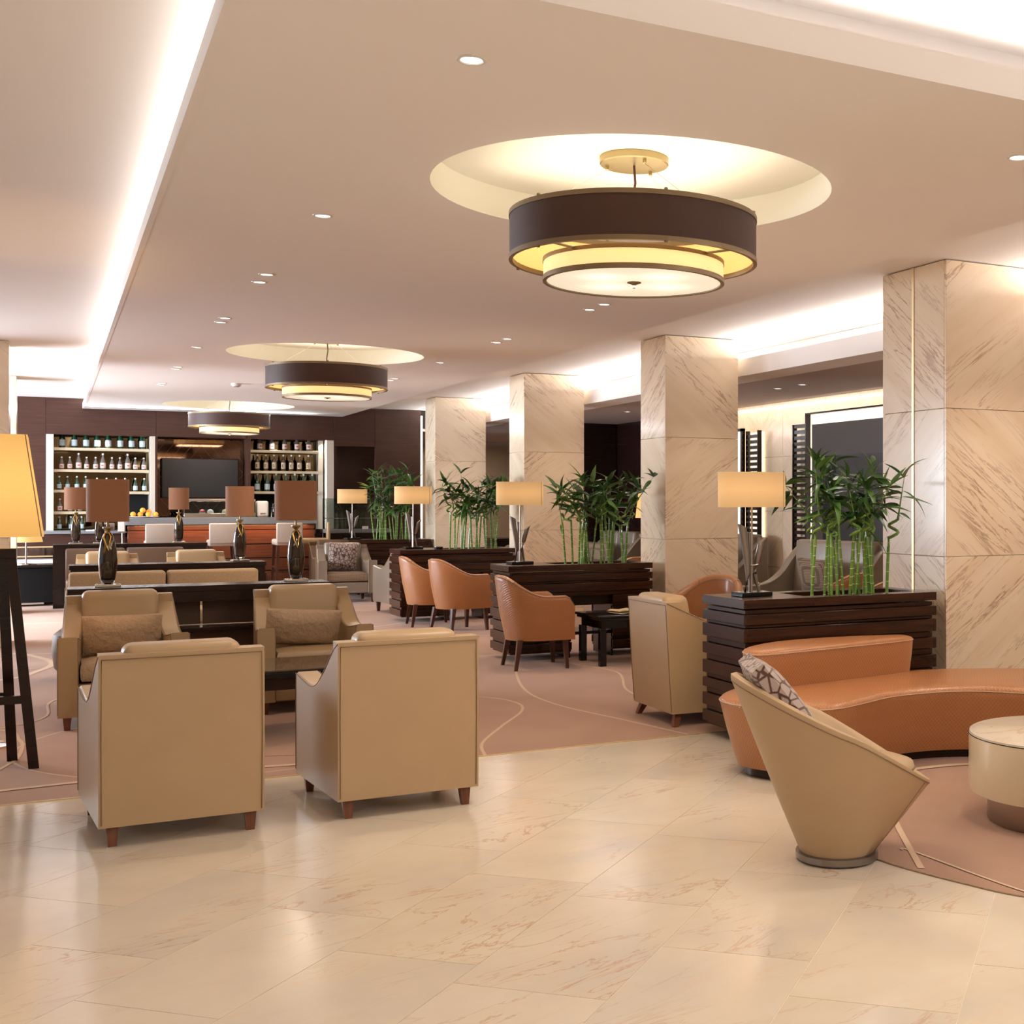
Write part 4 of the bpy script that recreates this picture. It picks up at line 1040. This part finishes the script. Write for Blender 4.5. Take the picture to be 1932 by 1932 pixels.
def planter(label, x0, x1, y0, y1, z, reveal=True, gap=True):
    t = thing('planter_console', label, 'planter', ((x0 + x1) / 2, (y0 + y1) / 2, 0)); h = (x1 - x0) / 2; q = (y1 - y0) / 2
    # top ring with a rectangular opening for the bamboo at its right two thirds
    ox0, ox1, oy = -h + .50, h - .10, q - .12
    for a in ((-h, ox0, -q, q), (ox1, h, -q, q), (ox0, ox1, -q, -oy), (ox0, ox1, oy, q)): finish('top_board', bx(*a, z - .055, z, .002, 1), 'wood_planter', t)
    finish('inner_box', bx(-h + .06, h - .06, -q + .07, q - .07, .50, z - .13), 'wood_dark', t)
    bands = []; zz = z - .062
    hs = [(.028, 1), (.066, 0), (.020, 1), (.085, 0), (.040, 1), (.072, 0), (.040, 1), (.085, 0), (.028, 1), (.062, 0), (.036, 1), (.080, 0), (.030, 1), (.075, 0), (.02, 1)]
    for (hh, rec) in hs:
        z1 = zz; z0 = max(0.004, zz - hh); ins = .020 if rec else 0.0
        th = .022
        deep = z0 < z - .34          # lower part: front has an open kneehole between end blocks
        mt = 'wood_planter'
        finish('plank', bx(-h + ins, -h + ins + th, -q + ins, q - ins, z0 + .0015, z1 - .0015, .002, 1), mt, t)
        finish('plank', bx(h - ins - th, h - ins, -q + ins, q - ins, z0 + .0015, z1 - .0015, .002, 1), mt, t)
        segs = [(-h + ins + th, h - ins - th)] if not (deep and gap) else [(-h + ins + th, -h + .62), (h - .42, h - ins - th)]
        for (a, b) in segs:
            finish('plank', bx(a, b, -q + ins, -q + ins + th, z0 + .0015, z1 - .0015, .002, 1), mt, t)
            finish('plank', bx(a, b, q - ins - th, q - ins, z0 + .0015, z1 - .0015, .002, 1), mt, t)
        zz = z0
        if zz <= .005: break
    if gap:
        finish('kneehole_side', bx(-h + .60, -h + .62, -q + .05, q - .05, 0.0, z - .36), 'wood_dark', t); finish('kneehole_side', bx(h - .42, h - .40, -q + .05, q - .05, 0.0, z - .36), 'wood_dark', t)
        finish('kneehole_shelf', bx(-h + .62, h - .42, -q + .06, q - .06, .22, .25), 'black', t)
    return t
def modern_lamp(label, x, y, z, rz=0, w_=.232, lit=9):
    t = thing('sculptural_lamp', label, 'table lamp', (x, y, z), rz)
    finish('base', bx(-.11, .11, -.075, .075, 0, .028, .003, 1), 'black', t)
    finish('pole', tube(B(), [(0, 0, .028), (0, 0, .62)], .0065, 8), 'steel', t)
    def blade(p, r):
        bm = tube(B(), p, r, 12); 
        return finish('blade', bm, 'gun', t)
    def cut(bm, pt, nrm):
        bmesh.ops.bisect_plane(bm, geom=bm.verts[:] + bm.edges[:] + bm.faces[:], plane_co=pt, plane_no=nrm, clear_outer=True)
        bmesh.ops.holes_fill(bm, edges=[e for e in bm.edges if len(e.link_faces) == 1])
        return bm
    bl = [([(-.055, -.01, .028), (-.035, -.01, .14), (-.045, -.01, .26), (-.085, -.01, .50)], [.007, .016, .022, .028], (-.07, -.01, .44), (.55, 0, 1)),
          ([(.045, .0, .028), (.020, 0, .14), (.038, 0, .22), (.09, 0, .42)], [.007, .015, .020, .026], (.085, 0, .36), (-.75, 0, 1)),
          ([(-.005, .02, .028), (.0, .02, .20), (-.01, .02, .44)], [.007, .014, .018], (0, .02, .40), (.3, 0, 1))]
    for p, r, c_, nn in bl:
        finish('blade', cut(tube(B(), p, r, 12), c_, nn), 'gun', t)
    finish('ring_clip', tube(B(), [(-.04, -.012, .20), (0, -.02, .195), (.04, -.01, .20)], .0035, 6), 'steel', t)
    finish('shade', lathe(B(), [(w_, .565), (w_, .785), (w_ - .004, .785), (w_ - .004, .565), (w_, .565)], 48, (0, 0), 1, .62, cap=False), 'shade_y', t)
    sm = finish('shade_seam', bx(w_ * .78 - .002, w_ * .78 + .002, -w_ * .62 * .64, -w_ * .62 * .62, .567, .783), 'linen', t)
    finish('shade_spider', tube(B(), [(-w_ * .98, 0, .72), (0, 0, .70), (w_ * .98, 0, .72)], .003, 5), 'steel', t)
    point('lamp_bulb', (x, y, z + .66), lit, WARM2, .04)
    return t
PL = [(3.66, 5.12, 6.70, 7.26), (3.68, 5.14, 11.28, 11.84), (3.72, 5.18, 15.60, 16.16), (3.98, 5.25, 19.98, 20.60)]
plab = ['nearest planter console of dark horizontal planks behind the orange sofa', 'second plank planter console behind the nearest orange tub chair', 'third plank planter console behind the two farther orange chairs', 'farthest plank planter console behind the taupe armchair']
for i, (a, b, c_, d_) in enumerate(PL): planter(plab[i], a, b, c_, d_, .895)
modern_lamp('cream shaded lamp with metal blades on the nearest planter', 3.87, 6.98, .896)
modern_lamp('cream shaded lamp with metal blades on the second planter', 3.89, 11.58, .896, R(4))
modern_lamp('cream shaded lamp with metal blades on the third planter', 3.95, 15.88, .896)
modern_lamp('half white lit cream shade lamp on the farthest planter', 4.10, 20.28, .896, R(10))
bamboo('bamboo with spiral stems in the nearest planter by the big marble column', 4.32, 4.88, 6.98, .895, 1.84, 20, 3, .20, 10)
bamboo('bamboo with spiral stems in the second planter', 4.38, 5.0, 11.56, .895, 1.84, 20, 8, .22, 10)
bamboo('bright green bamboo in the third planter', 4.40, 5.02, 15.88, .895, 1.90, 18, 5, .18, 14)
bamboo('feathery green bamboo in the farthest planter against the dark wall', 4.42, 4.98, 20.28, .895, 2.08, 18, 9, .12, 15)
bb = simple('lighter', 'tiny brass bottle shaped lighter on the nearest planter beside lamp', 'lighter', (4.02, 7.16, .896), [('body', bx(-.009, .009, -.009, .009, 0, .05, .003, 1), 'brass'), ('cap', lathe(B(), [(.006, .05), (.004, .06), (.007, .066), (.003, .072)], 8), 'brass')])
simple('ashtray', 'small black ashtray on the third planter beside the lamp', 'ashtray', (4.22, 15.7, .896), [('dish', lathe(B(), [(.05, 0), (.055, .03), (.045, .03), (.04, .012), (.001, .012)], 18), 'black'), ('rim', lathe(B(), [(.056, .028), (.056, .032), (.045, .032)], 18, cap=False), 'gun')])

# ---------------------------------------------------------------- orange tub chairs
def tub(label, loc, rz, mat='orange', top=.84, arm=.66, group=None):
    t = thing('tub_chair', label, 'armchair', loc, rz, group); zb = .26
    n = 40; rs_ = []
    def plan(a, r):      # a: -1..1 from left arm front round the back to right arm front
        ang = PI / 2 + a * PI * .5 * 1.0
        if abs(a) <= .62:
            th = -PI / 2 + (a / .62) * (PI / 2); return (r * math.sin(a / .62 * PI / 2) * 1.0, -.02 - r * .92 * math.cos(a / .62 * PI / 2))
        s = 1 if a > 0 else -1; f = (abs(a) - .62) / .38
        return (s * r * (1 - .02 * f), -.02 + f * .30)
    for i in range(n + 1):
        a = -1 + 2 * i / n; q = abs(a)
        hz = arm + (top - arm) * (.5 + .5 * math.cos(PI * min(1, max(0, (q - .08) / .62))))
        if q > .93: hz -= (q - .93) * 1.2
        fr = 1.0
        xo, yo = plan(a, .325); xb, yb = plan(a, .262); xi, yi = plan(a, .262); xm, ym = plan(a, .31)
        yo2 = yo - (.05 if q < .5 else .05 * max(0, (.9 - q) / .4))
        yf = (.055 if q > .97 else 0)
        xt, yt = plan(a, .292); 
        lean = .04 * max(0, 1 - q / .7)
        rs_.append([(xb, yb + (.02 if q > .96 else 0), zb), (xm, ym - lean * .3, zb + (hz - zb) * .45), (xo, yo - lean, hz - .045), (xo * .985, yo - lean, hz - .012), (xt, yt - lean * .9, hz), (xi * 1.0, yi - lean * .7, hz - .014), (xi * .985, yi - lean * .6, hz - .05), (xi * .93, yi * .95, .36), (xi * .9, yi * .95, zb)])
    finish('shell', (lambda bm: (rings(bm, rs_), bm)[1])(B()), mat, t, 70)
    finish('piping', tube(B(), [Vector(r[3]) * 1.0 + Vector((0, 0, -.002)) for r in rs_], .004, 5), 'seam', t)
    finish('piping', tube(B(), [Vector(r[6]) for r in rs_], .0035, 5), 'seam', t)
    for a_, nm in ((-.30, 'back_seam'), (.30, 'back_seam')):
        i = int((a_ + 1) / 2 * n); r = rs_[i]; finish(nm, tube(B(), [r[3], r[4], r[5], r[6]], .0028, 5), 'seam', t)
    bm = cushion(B(), -.19, .19, -.13, .29, .28, .44, .2, 7); finish('seat_cushion', bm, 'orange_p', t)
    finish('front_rail', bx(-.25, .25, .20, .275, zb, .33, .01, 2), 'orange_p' if mat == 'orange' else mat, t)
    for sx in (-1, 1):
        for sy, yy in ((-1, -.19), (1, .22)):
            bm = B(); rings(bm, [[(sx * .225 + sx * .015 * (1 if sy < 0 else .4) + a * .014, yy + sy * .045 * (1 if sy < 0 else .3) + b * .014, 0) for a, b in ((-1, -1), (1, -1), (1, 1), (-1, 1))], [(sx * .205 + a * .024, yy + b * .024, zb + .01) for a, b in ((-1, -1), (1, -1), (1, 1), (-1, 1))]])
            finish('leg', bm, 'wood_legd', t)
    return t
tub('orange leather tub chair nearest the camera beside the black side table', (3.80, 10.90, 0), R(-90 - 4))
tub('orange leather tub chair, middle of the three seen from behind', (4.12, 14.44, 0), R(-90 + 14))
tub('orange leather tub chair, farthest of the three seen from behind', (3.98, 15.22, 0), R(-90 - 6))
tub('orange leather tub chair behind the nearest planter, turned to the left', (5.15, 10.15, 0), R(125), top=.82)
tub('orange tub chair whose top shows between the bamboo stalks, left one', (6.40, 9.95, 0), R(20))
tub('orange tub chair whose top shows between the bamboo stalks, right one', (6.25, 9.0, 0), R(0))
tub('orange tub chair glimpsed behind the second bamboo planter, left one', (5.95, 14.0, 0), R(20))
tub('orange tub chair glimpsed behind the second bamboo planter, right one', (6.9, 14.6, 0), R(10))

# black side table
st = thing('side_table', 'small black lacquered side table with moulded edge beside the orange tub chair', 'side table', (4.66, 10.86, 0))
finish('top', bx(-.38, .38, -.30, .30, .435, .46, .008, 2), 'black', st); finish('moulding', bx(-.365, .365, -.285, .285, .412, .434, .006, 2), 'black', st)
finish('inset', bx(-.30, .30, -.22, .22, .4605, .463), 'glass_table', st)
finish('apron', bx(-.33, .33, -.25, .25, .34, .412), 'black', st)
for sx in (-1, 1):
    for sy in (-1, 1): finish('leg', bx(sx * .32 - .03, sx * .32 + .03, sy * .24 - .03, sy * .24 + .03, 0, .34, .004, 1), 'black', st)
simple('magazine', 'open magazine lying on the black side table', 'magazine', (4.70, 10.95, .4635), [('cover', bx(-.14, .14, -.1, .1, 0, .006, .001, 1), 'brown'), ('page', prism(B(), [(-.13, .007), (.13, .007), (.09, .018), (.0, .010), (-.09, .018)], 'y', -.095, .095), 'food')], R(15))

# ---------------------------------------------------------------- swivel chair
sw = thing('swivel_tub_chair', 'tan leather slanted cone swivel chair in front of the orange sofa', 'armchair', (2.87, 4.44, .006), R(-20))
finish('plinth', lathe(B(), [(.168, 0), (.174, .006), (.174, .030), (.160, .034)], 48), 'gun', sw)
n = 56; rs_o = []; rs_i = []
def swring(f, inset=0.0):
    out = []
    for j in range(n):
        a = 2 * PI * j / n; c_, s_ = math.cos(a), math.sin(a)
        rb = .158
        bxx, byy, bz = rb * c_, rb * s_, .034
        fr = .5 - .5 * c_      # 0 front, 1 back
        ex = (.40 if c_ > 0 else .455) * abs(c_) ** .92 * (1 if c_ > 0 else -1); ey = .345 * s_ * (1 - .10 * max(0, c_))
        ez = .315 + (.775 - .315) * fr ** 1.02 + .012 * (1 - abs(c_))
        k = math.hypot(ex, ey); sc = 1 - inset / k; ex *= sc; ey *= sc
        g = f ** .96
        out.append((bxx + (ex - bxx) * g, byy + (ey - byy) * g, bz + (ez - bz) * f))
    return out
R_ = [swring(0), swring(.25), swring(.5), swring(.75), swring(.93), swring(.975), [(x * .985, y * .985, z + .004) for x, y, z in swring(.995)]]
in1 = [(x, y, z + .006) for x, y, z in swring(1.0, .028)]; in2 = [(x, y, z - .012) for x, y, z in swring(1.0, .050)]
in3 = [(x * .72, y * .78, max(.20, z * .60)) for x, y, z in swring(1.0, .06)]
in4 = [(x * .3, y * .3, .22) for x, y, z in swring(1.0, .06)]
bm = B(); rings(bm, R_ + [in1, in2, in3, in4]); finish('shell', bm, 'tan', sw, 60)
finish('piping', tube(B(), [Vector(p) * 1.001 for p in swring(.962)], .0028, 5, True), 'seam', sw)
finish('front_seam', tube(B(), [Vector(swring(f)[n - 5]) * 1.0006 for f in (0, .25, .5, .75, .95)], .0016, 5), 'seam', sw)
finish('front_seam', tube(B(), [Vector(swring(f)[5]) * 1.0006 for f in (0, .25, .5, .75, .95)], .0016, 5), 'seam', sw)
bm = lathe(B(), [(.001, .27), (.16, .27), (.215, .31), (.242, .375), (.235, .400), (.19, .416), (.001, .422)], 40, (.065, 0), 1.1, .98)
finish('seat_cushion', bm, 'tan', sw, 60); finish('cushion_piping', lathe(B(), [(.240, .374), (.246, .378), (.240, .382)], 40, (.065, 0), 1.1, .98, cap=False), 'seam', sw)
pw = pillow('throw_pillow', 'leaf print pillow leaning in the tan swivel chair', (2.64, 4.515, .665), (0, 0, 0), .38, .42, .14, 'leafprint')
pw.rotation_euler = (R(-38), 0, R(90 - 20))

# ---------------------------------------------------------------- orange organic sofa
def catmull(pts, n=8):
    out = []; m = len(pts)
    for i in range(m):
        p0, p1, p2, p3 = [Vector(pts[(i + k) % m]) for k in (-1, 0, 1, 2)]
        for j in range(n):
            t = j / n; out.append(.5 * ((2 * p1) + (p2 - p0) * t + (2 * p0 - 5 * p1 + 4 * p2 - p3) * t * t + (3 * p1 - p0 - 3 * p2 + p3) * t**3))
    return out
out = catmull([(3.20, 6.14), (3.24, 5.78), (3.55, 5.54), (4.12, 5.74), (4.60, 5.66), (5.0, 5.18), (5.5, 4.75), (5.95, 4.9), (6.0, 5.4), (5.6, 6.0), (5.0, 6.38), (4.3, 6.48), (3.62, 6.46)], 8)
ofs = thing('curved_sofa', 'orange leather kidney shaped sofa with low backrest', 'sofa', (4.4, 5.9, .0065)); oc = Vector((4.4, 5.9))
cen = sum(out, Vector((0, 0))) / len(out)
def oring(inset, z):
    res = []; m = len(out)
    for i in range(m):
        tdir = (out[(i + 1) % m] - out[i - 1]).normalized(); nrm = Vector((-tdir.y, tdir.x))   # points inward for ccw
        p = out[i] + nrm * inset - oc
        res.append((p.x, p.y, z))
    return res
area2 = sum(out[i].x * out[(i + 1) % len(out)].y - out[(i + 1) % len(out)].x * out[i].y for i in range(len(out)))
sgn = 1 if area2 > 0 else -1
def orr(inset, z): return oring(inset * sgn, z)
bm = B(); rings(bm, [orr(.10, .05), orr(.075, .12), orr(.035, .26), orr(.010, .36), orr(0, .40), orr(.010, .418), orr(.035, .428), orr(.12, .432)]); finish('seat', bm, 'orange', ofs, 50)
bm = B(); rings(bm, [orr(.14, 0), orr(.14, .052)]); finish('plinth', bm, 'wood_dark', ofs)
finish('piping', tube(B(), orr(-.001, .402), .0035, 5, True), 'seam_l', ofs)
bp = catmull([(3.44, 6.20), (3.52, 6.14), (3.9, 6.20), (4.35, 6.28), (4.62, 6.34), (4.70, 6.42), (4.64, 6.52), (4.2, 6.60), (3.8, 6.56), (3.48, 6.36)], 6)
def br(sc, z): 
    cc = sum(bp, Vector((0, 0))) / len(bp); return [((p.x - cc.x) * (1 + (sc - 1) * .4) + cc.x - oc.x, (p.y - cc.y) * sc + cc.y - oc.y, z) for p in bp]
bm = B(); rings(bm, [br(.92, .425), br(1.0, .55), br(1.03, .625), br(1.0, .640), br(.90, .648), br(.6, .652)]); finish('backrest', bm, 'orange', ofs, 50)
finish('backrest_piping', tube(B(), br(1.035, .627), .0035, 5, True), 'seam_l', ofs)

# ---------------------------------------------------------------- round table and rug
rt = thing('round_table', 'round cream lacquered drum table with marble top on steel base', 'coffee table', (4.14, 4.43, .0065))
finish('base', lathe(B(), [(.36, .002), (.362, .006), (.362, .16), (.35, .162)], 64), 'steel', rt)
finish('drum', lathe(B(), [(.42, .135), (.448, .140), (.45, .145), (.45, .400), (.446, .403)], 72), 'lacquer', rt)
finish('shadow_gap', lathe(B(), [(.449, .3975), (.4512, .3985), (.4512, .4015), (.449, .4025)], 72, cap=False), 'black', rt)
bm = lathe(B(), [(.446, .4026), (.446, .410), (.443, .412)], 72); finish('marble_top', bm, 'floor', rt)
rg = thing('rug', 'round edged brown carpet area under the drum table and orange sofa', 'rug', (4.75, 4.75, 0))
rp = catmull([(3.03, 4.72), (3.0, 4.32), (3.10, 3.90), (3.24, 3.58), (3.7, 3.0), (4.6, 2.6), (5.8, 2.7), (6.7, 3.6), (6.8, 5.0), (6.3, 6.2), (5.4, 6.55), (4.4, 6.3), (3.75, 5.95), (3.35, 5.3)], 8)
bm = B(); rings(bm, [[(p.x - 4.75, p.y - 4.75, z) for p in rp] for z in (.0005, .004)] + [[((p.x - 4.75) * .996, (p.y - 4.75) * .996, .006) for p in rp]]); finish('pile', bm, 'carpet', rg)
for pts, wd in (([(3.75, 5.35), (3.43, 4.81), (3.07, 4.12)], .028), ([(3.16, 4.38), (3.19, 4.33), (3.23, 3.69), (3.35, 3.2)], .014), ([(3.95, 5.62), (4.23, 5.66), (4.55, 5.60), (5.0, 5.3)], .05), ([(3.6, 3.6), (4.4, 3.4), (5.6, 3.9)], .02)):
    ribbon([(a - 4.75, b - 4.75) for a, b in pts], wd, .0065, rg)
finish('binding', tube(B(), [(p.x - 4.75, p.y - 4.75, .004) for p in rp], .004, 6, True), 'linen', rg)

# ---------------------------------------------------------------- left: high table, amber lamp, cabinet
def slant(x0, y0, z0, x1, y1, z1, w0, w1, d=.02):
    bm = B(); rings(bm, [[(x0 - w0, y0 - d, z0), (x0 + w0, y0 - d, z0), (x0 + w0, y0 + d, z0), (x0 - w0, y0 + d, z0)], [(x1 - w1, y1 - d, z1), (x1 + w1, y1 - d, z1), (x1 + w1, y1 + d, z1), (x1 - w1, y1 + d, z1)]]); return bm
ht = thing('easel_stand', 'tall dark wood A-frame stand at the left edge', 'stand', (-.28, 8.15, 0))
finish('leg', slant(.20, 0, 0, .085, 0, 1.23, .026, .026), 'wood_dark', ht)
finish('leg', slant(-.42, 0, 0, -.30, 0, 1.23, .026, .026), 'wood_dark', ht)
finish('leg', slant(.09, .30, 0, .045, .06, 1.20, .026, .026), 'wood_dark', ht)
finish('leg', slant(-.36, .30, 0, -.29, .06, 1.20, .026, .026), 'wood_dark', ht)
finish('crossbar', bx(-.37, .165, -.018, .018, .37, .415), 'wood_dark', ht)
finish('top_rail', bx(-.34, .115, -.03, .09, 1.18, 1.235, .003, 1), 'wood_dark', ht)
finish('rear_rail', bx(-.35, .07, .20, .23, .37, .41), 'wood_dark', ht)
al = thing('floor_lamp', 'large square tapered amber glowing lampshade on a pole at left edge', 'floor lamp', (-.345, 9.0, 0))
finish('base', lathe(B(), [(.15, 0), (.15, .015), (.02, .03)], 32), 'chrome', al)
finish('pole', tube(B(), [(0, 0, .02), (0, 0, 1.70)], .012, 10), 'chrome', al)
def sq(h, z, r=.03):
    o_ = []
    for cx_, cy_, a0 in ((1, 1, 0), (-1, 1, PI / 2), (-1, -1, PI), (1, -1, 1.5 * PI)):
        for k in range(4):
            a = a0 + k * PI / 6; o_.append((cx_ * (h - r) + r * math.cos(a), cy_ * (h - r) + r * math.sin(a), z))
    return o_
sh = finish('shade', (lambda bm: (rings(bm, [sq(.31, 1.285), sq(.225, 1.90), sq(.221, 1.90), sq(.306, 1.285)], False, True), bm)[1])(B()), 'shade_big', al)
finish('shade_seam', tube(B(), [(.311 - .012, -.311, 1.287), (.226 - .012, -.226, 1.898)], .003, 5), 'linen', al)
finish('pull_cord', tube(B(), [(.02, -.05, 1.36), (.02, -.05, 1.25)], .007, 6), 'gold_glaze', al)
point('amber_bulb', (-.345, 9.0, 1.6), 16, (1.0, .6, .25), .06)
cb = simple('sideboard', 'low black lacquered sideboard with silver trims at far left', 'sideboard', (-.30, 20.9, 0), [('top', bx(-.45, .38, -.28, .28, .55, .59, .006, 1), 'black'), ('carcass', bx(-.42, .35, -.24, .24, .05, .55), 'blackm'), ('foot_rail', bx(-.42, .22, -.255, -.24, .03, .055), 'chrome'), ('side_trim', bx(.355, .37, -.25, .25, .05, .53), 'chrome')])
sl = thing('small_table_lamp', 'small amber shaded lamp with chrome stem on the black sideboard', 'table lamp', (-.30, 20.8, .593))
finish('base', lathe(B(), [(.13, 0), (.13, .01), (.02, .018)], 28), 'chrome', sl); finish('stem', tube(B(), [(0, 0, .01), (0, 0, .20), (.0, 0, .40)], [.010, .012, .008], 10), 'chrome', sl)
finish('shade', lathe(B(), [(.21, .32), (.15, .56), (.147, .56), (.207, .32), (.21, .32)], 36, cap=False), 'shade_small', sl)
simple('glass_cabinet', 'low white edged glass cabinet behind the black sideboard', 'cabinet', (-.15, 21.9, .0), [('base', bx(-.6, .6, -.2, .2, 0, .62), 'white'), ('glass_top', bx(-.58, .58, -.18, .18, .68, .80), 'glass'), ('rail', bx(-.6, .6, -.2, -.18, .66, .68), 'gold'), ('rail', bx(-.6, .6, -.2, -.18, .80, .82), 'gold')])
simple('round_stool', 'round dark brown pouf partly behind the left facing armchair', 'stool', (.24, 12.1, 0), [('cushion', lathe(B(), [(.18, .06), (.215, .10), (.235, .25), (.22, .38), (.16, .43), (.001, .44)], 32), 'brown'), ('foot', lathe(B(), [(.15, 0), (.15, .06)], 24), 'wood_dark')])

# ---------------------------------------------------------------- side lounge at the right
wr = finish('wall_marble', bx(8.38, 8.45, 3.84, 16.35, 0, HD), 'grout', kind='structure')
for k in range(-8, 16):
    y0_ = 8.0 + k * .52
    for j, (z0, z1) in enumerate([(0, .62), (.625, 1.36), (1.365, 2.08), (2.085, HD - .002)]):
        if j == 3 and False: continue
        bm = B(); box(bm, 0, .022, 0, .517, z0, z1, .0015, 1)
        finish('marble_slab', bm, 'quietA' if (k + j) % 2 else 'quietB', wr, loc=(8.357, y0_, 0))
wd = finish('wall_dark', bx(8.35, 8.45, 16.36, 19.8, 0, HD), 'wood_dark', kind='structure')
we = finish('wall_end', bx(7.25, 8.45, 19.8, 19.9, 0, HD), 'wood_dark', kind='structure')
finish('panel', bx(7.75, 8.34, 19.775, 19.798, 0, HD - .01, .003, 1), 'wood_dark', we)
finish('panel', bx(7.26, 7.74, 19.775, 19.798, 0, HD - .01, .003, 1), 'wood_wall', we)
nf = thing('wall_niche_frame', 'dark framed backlit niche with black panel on the marble wall', 'wall panel', (8.33, 12.2, 0))
finish('outer_frame', bx(-.10, .02, 1.25, 1.27, .5, 2.60), 'wood_dark', nf); finish('outer_frame', bx(-.10, .02, -1.4, 1.25, 2.58, 2.60), 'wood_dark', nf)
finish('lit_reveal', bx(-.03, -.01, 1.12, 1.25, .5, 2.58), 'ledglow', nf); finish('lit_reveal', bx(-.03, -.01, -1.4, 1.12, 2.45, 2.58), 'ledglow', nf)
finish('panel', bx(-.09, -.02, -1.4, 1.12, .5, 2.45), 'niche', nf)
finish('panel', bx(-.10, -.08, .55, .85, .9, 2.05), 'blackm', nf)
finish('screen_panel', bx(-.12, -.09, -1.2, .52, .9, 2.05), 'screen', nf)
def slat_screen(label, y0, y1, z1, lit):
    t = thing('slatted_screen', label, 'screen', (8.27, (y0 + y1) / 2, .35)); h = (y1 - y0) / 2; H_ = z1 - .35
    for s in (-1, 1): finish('stile', bx(-.03, .03, s * h - (.02 if s > 0 else 0), s * h + (.0 if s > 0 else .02), 0, H_), 'wood_dark', t)
    finish('lit_back', bx(.06, .07, -h, h, .02, H_ - .02), 'ledglow', t) if lit else None
    k = 0; z = .05
    while z < H_ - .03: finish('slat', bx(-.02, .02, -h + .02, h - .02, z, z + .045), 'wood_dark', t); z += .075
    return t
slat_screen('dark slatted wood screen with bright backlight beside the second column', 14.70, 15.04, 2.45, True)
slat_screen('dark slatted wood screen beside the niche, behind the bamboo', 13.46, 13.80, 2.47, False)
ls = thing('light_column', 'bright vertical light panel in a dark frame next to second column', 'wall light', (8.25, 15.21, .35))
finish('lit_panel', bx(-.02, 0, -.09, .12, 0, 2.10), 'ledstrip', ls); finish('frame', bx(-.05, .0, -.14, -.09, 0, 2.14), 'wood_dark', ls); finish('frame', bx(-.05, 0, -.14, .2, 2.10, 2.14), 'wood_dark', ls)
sl2 = thing('wall_lamp', 'tapered amber lamp glowing behind the second bamboo planter', 'table lamp', (8.0, 17.72, .62))
finish('shade', lathe(B(), [(.20, .62), (.15, 1.02), (.147, 1.02), (.197, .62), (.20, .62)], 32, cap=False), 'shade_small', sl2); finish('stem', tube(B(), [(0, 0, 0), (0, 0, .7)], .012), 'brass', sl2); finish('base', lathe(B(), [(.1, 0), (.1, .02), (.02, .03)], 20), 'brass', sl2)
simple('corner_table', 'dark square lamp table at the far dark wall', 'side table', (8.0, 17.72, 0), [('top', bx(-.28, .28, -.28, .28, .58, .62, .004, 1), 'wood_dark'), ('body', bx(-.24, .24, -.24, .24, 0, .58), 'wood_dark')])
# far corridor seen between the third and fourth columns
fd2 = simple('reception_desk', 'dark reception desk far behind, between third and fourth columns', 'desk', (8.5, 24.5, 0), [('top', bx(-.9, .6, -.4, .4, .70, .76, .005, 1), 'wood_dark'), ('body', bx(-.85, .55, -.35, .35, 0, .70), 'wood_dark')])
simple('paper_holder', 'black napkin box with white tissue on the far desk', 'box', (8.2, 24.3, .761), [('box', bx(-.1, .1, -.1, .1, 0, .17, .004, 1), 'blackm'), ('tissue', lathe(B(), [(.05, .17), (.03, .22), (.015, .28), (.003, .34)], 9), 'white')])
tub('tan curved back chair by the far desk', (7.9, 23.2, 0), R(30), 'tan_shaded')
